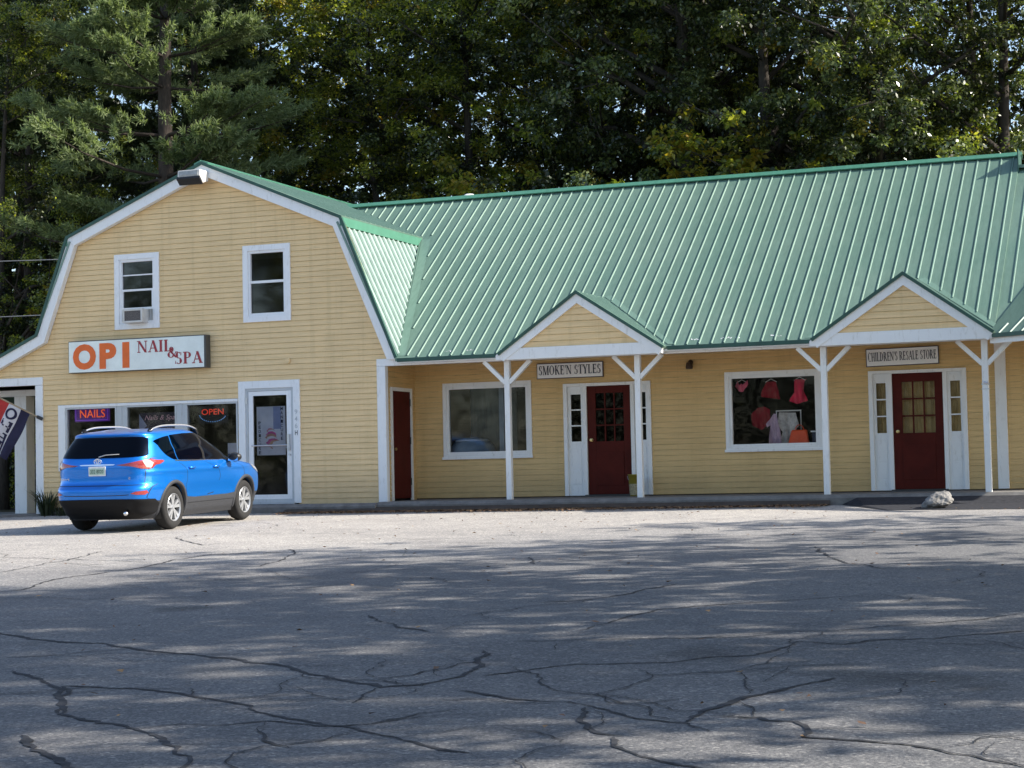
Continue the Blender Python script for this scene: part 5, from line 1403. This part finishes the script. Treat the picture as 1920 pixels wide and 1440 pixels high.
# wheels
def wheel(x_, s):
    zc = .362
    mb = MB(); c = (x_, s * .675, zc)
    mb.lathe([(.225, -.02), (.30, -.012), (.335, .01), (.355, .05), (.3625, .09), (.3625, .15), (.355, .19), (.335, .218), (.30, .228), (.245, .222), (.228, .21), (.222, .0)], c, (0, s, 0), 48)
    w = mb.build('wheel', 'tyre', car, smooth=True)
    mb = MB(); mb.lathe([(0, .06), (.20, .06), (.218, .12), (.222, .02)], c, (0, s, 0), 40); mb.build('brake_shadow', 'rim_dark', w)
    mb = MB(); mb.lathe([(.222, .16), (.232, .222), (.226, .226), (.212, .205), (.208, .15)], c, (0, s, 0), 48)
    mb.lathe([(0, .212), (.03, .212), (.038, .20), (.05, .165)], c, (0, s, 0), 20)
    for k in range(5):
        for dlt in (-12.5, 12.5):
            a = R(90 + 72 * k + dlt); a0 = R(90 + 72 * k + dlt * .5)
            p0 = Vector((x_ + .035 * math.cos(a0), s * (.675 + .195), zc + .035 * math.sin(a0))); p1 = Vector((x_ + .217 * math.cos(a), s * (.675 + .20), zc + .217 * math.sin(a)))
            d = (p1 - p0).normalized(); sd = d.cross(Vector((0, 1, 0))); yv = Vector((0, s, 0))
            q = [p0 + sd * .017, p0 - sd * .017, p1 - sd * .027, p1 + sd * .027]
            mb.add([v - yv * .03 for v in q] + [v + yv * .006 for v in q], [(0, 1, 2, 3), (4, 5, 6, 7), (0, 1, 5, 4), (1, 2, 6, 5), (2, 3, 7, 6), (3, 0, 4, 7)])
    mb.build('rim', 'rim', w)
for x_ in (-1.33, 1.33):
    for s in (-1, 1): wheel(x_, s)

# ------------------------------------------------------------------ trees
def limbs(mb, base, h, r0, nl, spread, rnd, lean=(0, 0), low=.25, up=.5):
    """trunk with limbs; returns list of limb end points"""
    tips = []
    tp = []; n = 9
    for k in range(n + 1):
        u = k / n; tp.append(Vector((base[0] + lean[0] * u * h + .12 * math.sin(u * 5 + r0 * 40), base[1] + lean[1] * u * h + .10 * math.sin(u * 4 + 2), base[2] + h * u)))
    mb.tube(tp, [max(.03, r0 * (1 - .85 * (k / n)) * (1.25 if k == 0 else 1)) for k in range(n + 1)], 9)
    for i in range(nl):
        u = low + (1 - low) * (i + rnd.random()) / nl; j = u * n; a = tp[int(j)].lerp(tp[min(n, int(j) + 1)], j - int(j))
        az = rnd.uniform(0, 6.283); ln = spread * (1 - .55 * (u - low) / (1 - low)) * rnd.uniform(.6, 1.1)
        b = a + Vector((math.cos(az) * ln * .5, math.sin(az) * ln * .5, ln * up * .6)); c = b + Vector((math.cos(az + rnd.uniform(-.4, .4)) * ln * .5, math.sin(az) * ln * .5, ln * up * rnd.uniform(.1, .7)))
        rr_ = max(.025, r0 * (1 - .8 * u) * .55); mb.tube([a, b, c], [rr_, rr_ * .65, rr_ * .25], 6)
        tips += [b, c, b.lerp(c, .5), a.lerp(b, .6)]
        for q in range(3):
            d = c + Vector((rnd.gauss(0, 1), rnd.gauss(0, 1), rnd.gauss(.2, .6))) * ln * .28
            mb.tube([b.lerp(c, rnd.random()), d], [rr_ * .3, rr_ * .1], 5); tips.append(d)
    tips.append(tp[-1]); return tips
def leaf_cloud(name, tips, per, sig, size, mats, mw, flat=.55, asp=.55, droop=0.0, r=None):
    g = r or rng
    T = np.array([tuple(t) for t in tips]); k = len(T)
    n = per * k
    # sub-clusters round every tip
    sub = 4
    C = np.repeat(T, sub, 0) + g.normal(0, 1, (k * sub, 3)) * np.array([sig, sig, sig * .75])
    idx = g.integers(0, len(C), n)
    off = g.normal(0, 1, (n, 3)); off /= (np.linalg.norm(off, axis=1, keepdims=True) + 1e-6)
    off *= (g.random((n, 1)) ** .5) * sig * .50 * g.uniform(.5, 1.2, (len(C), 1))[idx]; off[:, 2] *= .6
    P = C[idx] + off
    nz = g.normal(0, 1, (n, 3)); nz[:, 2] = np.abs(nz[:, 2]) + flat; nz += off * 1.2; nz /= np.linalg.norm(nz, axis=1, keepdims=True)
    a = g.normal(0, 1, (n, 3)); a[:, 2] -= droop; a -= nz * (a * nz).sum(1, keepdims=True); a /= np.linalg.norm(a, axis=1, keepdims=True)
    b = np.cross(nz, a); s = size * g.uniform(.6, 1.35, (n, 1))
    V = np.empty((n, 4, 3)); V[:, 0] = P; V[:, 1] = P + a * s * .5 + b * s * asp * .5; V[:, 2] = P + a * s - nz * s * .12; V[:, 3] = P + a * s * .5 - b * s * asp * .5
    cm = g.choice(len(mats), len(C), p=mw); mi = np.where(g.random(n) < .85, cm[idx], g.choice(len(mats), n, p=mw))  # dark clusters stand for boughs in shade
    me = np_mesh(name, V.reshape(-1, 3), np.arange(n * 4).reshape(n, 4), mats, mi)
    return me
def broadleaf(seed, h, r0, nl, spread, per, sig, size, mats, mw, low=.2, **kw):
    rnd = random.Random(seed); g = np.random.default_rng(seed)
    mb = MB(); mb.keep = True
    tips = limbs(mb, (0, 0, -.3), h, r0, nl, spread, rnd, (rnd.uniform(-.03, .03), rnd.uniform(-.02, .02)), low)
    me_t = bpy.data.meshes.new('trunk'); me_t.from_pydata(mb.v, [], mb.f); me_t.materials.append(MATS['bark']); me_t.polygons.foreach_set('use_smooth', [True] * len(me_t.polygons)); me_t.update()
    return me_t, leaf_cloud('crown', tips, per, sig, size, mats, mw, r=g, **kw)
def pine(seed, h, r0, mats=('needle_sunlit',), per=54, sprays=44):
    rnd = random.Random(seed); g = np.random.default_rng(seed); mb = MB(); mb.keep = True
    n = 10; tp = [Vector((.1 * math.sin(k), .1 * math.cos(k * .7), h * k / n - .3)) for k in range(n + 1)]
    mb.tube(tp, [max(.03, r0 * (1 - .9 * k / n)) for k in range(n + 1)], 9)
    O = []; A = []
    z = h * .22
    while z < h * .98:
        u = z / h
        for q in range(rnd.randint(4, 6)):
            az = rnd.uniform(0, 6.283); ln = (4.6 * (1 - u) + .7) * rnd.uniform(.6, 1.1); d = Vector((math.cos(az), math.sin(az), 0))
            j = u * n; a = tp[int(j)].lerp(tp[min(n, int(j) + 1)], j - int(j)); pts = [a + d * ln * f + Vector((0, 0, ln * (.22 * f * f - .05 * f))) for f in (0, .35, .7, 1)]
            rr_ = max(.015, r0 * (1 - u) * .28); mb.tube(pts, [rr_, rr_ * .7, rr_ * .4, rr_ * .15], 5)
            sd = Vector((-d.y, d.x, 0))
            for w in range(sprays):
                f = .25 + .75 * rnd.random() ** .7; jj = f * 3; p = pts[min(2, int(jj))].lerp(pts[min(3, int(jj) + 1)], jj - int(jj) if jj < 3 else 1)
                lat = rnd.gauss(0, .30) * ln * (1.15 - f * .8); p = p + sd * lat + Vector((0, 0, .10 * rnd.random() + .02 * ln)) 
                dr = (d * .8 + sd * (1.3 * lat / ln * 2) + Vector((0, 0, .45 + rnd.gauss(0, .25)))).normalized(); O.append(tuple(p)); A.append(tuple(dr))
        z += h * rnd.uniform(.035, .06)
    O = np.array(O); A = np.array(A); k = len(O); N_ = k * per
    P = np.repeat(O, per, 0) + np.repeat(A, per, 0) * g.uniform(0, .42, (N_, 1)); D = np.repeat(A, per, 0) * .75 + g.normal(0, .48, (N_, 3)); D /= np.linalg.norm(D, axis=1, keepdims=True)
    sdv = np.cross(D, g.normal(0, 1, (N_, 3))); sdv /= np.linalg.norm(sdv, axis=1, keepdims=True); L = g.uniform(.10, .20, (N_, 1)); wd = .014
    V = np.empty((N_, 4, 3)); V[:, 0] = P - sdv * wd; V[:, 1] = P + sdv * wd; V[:, 2] = P + D * L + sdv * wd * .5; V[:, 3] = P + D * L - sdv * wd * .5
    me_t = bpy.data.meshes.new('trunk'); me_t.from_pydata(mb.v, [], mb.f); me_t.materials.append(MATS['bark_pine']); me_t.polygons.foreach_set('use_smooth', [True] * len(me_t.polygons)); me_t.update()
    return me_t, np_mesh('crown', V.reshape(-1, 3), np.arange(N_ * 4).reshape(N_, 4), list(mats))
PROTO = {
    'maple_a': broadleaf(1, 15, .17, 20, 4.2, 560, .75, .105, ['leaf_maple', 'leaf_yellow', 'leaf_dark'], [.60, .10, .30], low=.12),
    'maple_b': broadleaf(2, 17, .20, 22, 4.4, 540, .80, .105, ['leaf_maple', 'leaf_oak', 'leaf_dark'], [.48, .18, .34], low=.18),
    'oak_a': broadleaf(3, 19, .30, 22, 5.0, 520, .85, .12, ['leaf_oak', 'leaf_yellow', 'leaf_dark'], [.60, .04, .36], low=.24, droop=.7),
    'oak_b': broadleaf(4, 18, .26, 20, 4.6, 540, .80, .12, ['leaf_oak', 'leaf_maple', 'leaf_dark'], [.55, .12, .33], low=.20, droop=.7),
    'sapling': broadleaf(5, 6.5, .07, 12, 2.2, 170, .50, .14, ['leaf_yellow', 'leaf_maple'], [.45, .55], low=.15),
    'shade_a': broadleaf(9, 18, .26, 17, 4.6, 92, .75, .24, ['leaf_oak', 'leaf_maple'], [.6, .4], low=.22),
    'shade_b': broadleaf(10, 17, .24, 15, 4.2, 92, .70, .24, ['leaf_oak', 'leaf_maple'], [.6, .4], low=.25),
    'pine_a': pine(6, 20, .30), 'pine_b': pine(8, 18, .26, ('needle_shaded',)),
}
def tree(kind, name, label, x, y, rz, sc=1, group='trees behind the shops', z=None):
    t = thing(name, label, 'tree', (x, y, gz(y) if z is None else z), group, local=True)
    t.rotation_euler = (0, 0, rz); t.scale = (sc, sc, sc * random.uniform(.95, 1.08))
    for nm, me in zip(('trunk', 'crown'), PROTO[kind]):
        o = bpy.data.objects.new(nm, me); link(o, t)
    return t
FT = [
    ('pine_a', 'pine_tree', 'tall pine with soft pale green plumes above the left slope of the barn roof', -10.2, 9.4, 1.0, 1.05),
    ('pine_b', 'pine_tree', 'dark pine at the far left behind the cables', -19.0, 14.5, 2.1, 1.0),
    ('pine_b', 'pine_tree', 'dark full pine between the far left edge and the pale plumed pine', -16.6, 12.6, 5.2, 1.05),
    ('pine_b', 'pine_tree', 'pine standing close behind the peak of the barn roof', -12.6, 15.0, 4.0, 1.0),
    ('maple_b', 'leafy_tree', 'dark leafy tree left of the barn roof, lowest crown at the left edge', -15.2, 9.0, .4, .75),
    ('maple_a', 'leafy_tree', 'yellowish green leafy tree just right of the barn roof peak', -6.8, 15.2, 0, 1.05),
    ('maple_b', 'leafy_tree', 'leafy tree with a few orange leaves over the roof junction', -3.8, 14.8, 2.6, 1.0),
    ('maple_a', 'leafy_tree', 'dense green tree above the roof vent pipe', -1.2, 15.2, 4.2, 1.05),
    ('oak_a', 'oak_tree', 'oak with a thick dark trunk rising behind the middle of the long roof', 2.6, 13.5, .5, 1.0),
    ('oak_b', 'oak_tree', 'glossy leaved oak above the left portico', .9, 15.6, 3.3, 1.0),
    ('oak_b', 'oak_tree', 'oak between the two porticos with pale shining leaves', 5.0, 13.0, 5.1, 1.0),
    ('oak_a', 'oak_tree', 'oak rising behind the right portico', 7.4, 13.2, 2.4, .95),
    ('oak_b', 'oak_tree', 'oak at the right edge of the woods with bright leaf sprays', 10.2, 14.2, 1.3, .95),
    ('oak_a', 'oak_tree', 'tall oak beyond the right end of the long roof', 13.0, 18.5, 3.9, 1.0),
    ('sapling', 'young_tree', 'low yellow green young tree over the ridge right of the thick trunk', 4.4, 10.9, 1.0, 1.25),
    ('sapling', 'young_tree', 'low autumn coloured young tree just left of the roof vent', -1.9, 11.2, 2.0, 1.15),
    ('sapling', 'young_tree', 'young tree low behind the left cables', -11.2, 8.5, 4.0, .9),
]
for kind, nm, lab, x, y, rz, sc in FT: tree(kind, nm, lab, x, y, rz, sc)
BT = [('maple_b', -24, 21, 1), ('pine_a', -17, 22, .3), ('maple_a', -13.5, 21, 2), ('maple_b', -9, 22, 3), ('maple_a', -4.5, 20, 4.4), ('oak_b', .3, 21.5, 5), ('oak_a', 4.6, 20.5, .8), ('maple_b', 9, 20.5, 1.7), ('oak_a', 15, 25, 2.8), ('pine_b', -21, 18, 3.0)]
for kind, x, y, rz in BT: tree(kind, 'forest_tree', 'dark tree deep in the woods behind the front row of trees', x, y, rz, 1.05, 'deep forest trees')
# far woods: a mass of dim foliage
n = 150000
x = rng.uniform(-48, 26, n); y = rng.uniform(27, 33, n); z = rng.uniform(0, 1, n) ** 1.1 * 22 + .5
keep = np.array([mn.noise(Vector((a * .22, c * .22, 3.3))) > (-.25 if a > -4 else -.6) for a, c in zip(x, z)])
x, y, z = x[keep], y[keep], z[keep]; n = len(x)
nzv = rng.normal(0, 1, (n, 3)); nzv /= np.linalg.norm(nzv, axis=1, keepdims=True); av = np.cross(nzv, rng.normal(0, 1, (n, 3))); av /= np.linalg.norm(av, axis=1, keepdims=True); bv = np.cross(nzv, av)
s = rng.uniform(.16, .46, (n, 1)); P = np.stack([x, y, z], 1)
V = np.empty((n, 4, 3)); V[:, 0] = P; V[:, 1] = P + av * s * .5 + bv * s * .33; V[:, 2] = P + av * s; V[:, 3] = P + av * s * .5 - bv * s * .33
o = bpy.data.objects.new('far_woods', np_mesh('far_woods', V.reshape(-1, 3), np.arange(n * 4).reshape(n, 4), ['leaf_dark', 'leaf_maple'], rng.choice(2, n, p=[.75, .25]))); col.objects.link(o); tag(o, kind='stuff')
# undergrowth along the edge of the woods
n = 60000
x = rng.uniform(-26, 16, n); y = rng.uniform(9.5, 17, n); z = np.abs(rng.normal(0, 1.1, n)) * (1 + .5 * np.sin(x * 1.7)) + np.array([gz(v) for v in y]) ; n = len(x)
nzv = rng.normal(0, 1, (n, 3)); nzv[:, 2] += .6; nzv /= np.linalg.norm(nzv, axis=1, keepdims=True); av = np.cross(nzv, rng.normal(0, 1, (n, 3))); av /= np.linalg.norm(av, axis=1, keepdims=True); bv = np.cross(nzv, av)
s = rng.uniform(.07, .16, (n, 1)); P = np.stack([x, y, z], 1)
V = np.empty((n, 4, 3)); V[:, 0] = P; V[:, 1] = P + av * s * .5 + bv * s * .33; V[:, 2] = P + av * s; V[:, 3] = P + av * s * .5 - bv * s * .33
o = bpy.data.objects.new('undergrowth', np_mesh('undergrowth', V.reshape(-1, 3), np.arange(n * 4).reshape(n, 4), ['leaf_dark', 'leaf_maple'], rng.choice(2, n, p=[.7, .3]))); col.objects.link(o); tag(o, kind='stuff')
# trees standing right of the lot: they throw the dappled shade across it
ST = [('shade_b', 18.6, -3.5, 0, .46), ('shade_a', 19.5, -8.2, 1, .64), ('shade_b', 20.0, -12.2, 2, .9), ('shade_a', 20.5, -15.8, 3, .9), ('shade_b', 22, -19.5, 4, .95), ('shade_a', 22.5, -23.5, 5, .85), ('shade_b', 27, -13.6, 1.5, 1.1), ('shade_a', 28, -17.8, 2.5, 1.15), ('shade_a', 24, -28.5, 3.5, .8)]
for kind, x, y, rz, sc in ST: tree(kind, 'roadside_tree', 'tall leafy tree right of the lot whose shade falls across the asphalt', x, y, rz, sc, 'trees shading the lot')
for kind, x, y, rz, sc in [('maple_a', -33, -60, 0, 1), ('oak_a', -39.5, -62, 1, 1), ('maple_b', -45, -60, 2, 1)]:
    tree(kind, 'opposite_tree', 'leafy tree across the road mirrored dimly in the shop windows', x, y, rz, sc, 'trees across the road')
n = 90000  # unseen hedge, added to darken the window reflections
x = rng.uniform(-75, 30, n); y = rng.uniform(-57, -53, n); z = rng.random(n) ** .8 * (7.5 + 1.5 * np.sin(x * .5)) - 1.55
nzv = rng.normal(0, 1, (n, 3)); nzv[:, 2] += .6; nzv /= np.linalg.norm(nzv, axis=1, keepdims=True); av = np.cross(nzv, rng.normal(0, 1, (n, 3))); av /= np.linalg.norm(av, axis=1, keepdims=True); bv = np.cross(nzv, av)
s = rng.uniform(.12, .30, (n, 1)); P = np.stack([x, y, z], 1)
V = np.empty((n, 4, 3)); V[:, 0] = P; V[:, 1] = P + av * s * .5 + bv * s * .33; V[:, 2] = P + av * s; V[:, 3] = P + av * s * .5 - bv * s * .33
o = bpy.data.objects.new('hedge_row', np_mesh('hedge_row', V.reshape(-1, 3), np.arange(n * 4).reshape(n, 4), ['leaf_dark', 'leaf_maple'], rng.choice(2, n, p=[.97, .03]))); col.objects.link(o); tag(o, kind='stuff')  # added unseen hedge, only darkens the window reflections
# grass clumps by the left corner
def clump(label, x, y, n, h, sp):
    g = np.random.default_rng(int(abs(x) * 100)); a = g.uniform(0, 6.28, n); r_ = g.random(n) * sp; b = np.stack([x + r_ * np.cos(a), y + r_ * np.sin(a), np.full(n, gz(y))], 1)
    d = np.stack([np.cos(a) * g.uniform(.1, .6, n), np.sin(a) * g.uniform(.1, .6, n), np.ones(n)], 1); L = h * g.uniform(.5, 1.1, (n, 1)); sdv = np.stack([-np.sin(a), np.cos(a), 0 * a], 1) * .011
    V = np.empty((n, 2, 4, 3)); m_ = b + d * L * .6; e = m_ + d * L * .4 * np.array([1.9, 1.9, .55])
    V[:, 0, 0] = b - sdv; V[:, 0, 1] = b + sdv; V[:, 0, 2] = m_ + sdv; V[:, 0, 3] = m_ - sdv; V[:, 1, 0] = m_ - sdv; V[:, 1, 1] = m_ + sdv; V[:, 1, 2] = e + sdv * .1; V[:, 1, 3] = e - sdv * .1
    o = bpy.data.objects.new('grass_clump', np_mesh('grass_clump', V.reshape(-1, 3), np.arange(n * 8).reshape(n * 2, 4), ['grass_blade'])); col.objects.link(o); tag(o, label, 'plant')
clump('tall dark grass clump at the white corner post left of the car', -7.28, -.22, 130, .62, .16)
clump('low grass tuft against the salon wall beside the car', -6.85, -.25, 90, .26, .22)

for o in bpy.data.objects:
    if '_w' in o.keys(): del o['_w']
bpy.context.view_layer.update()
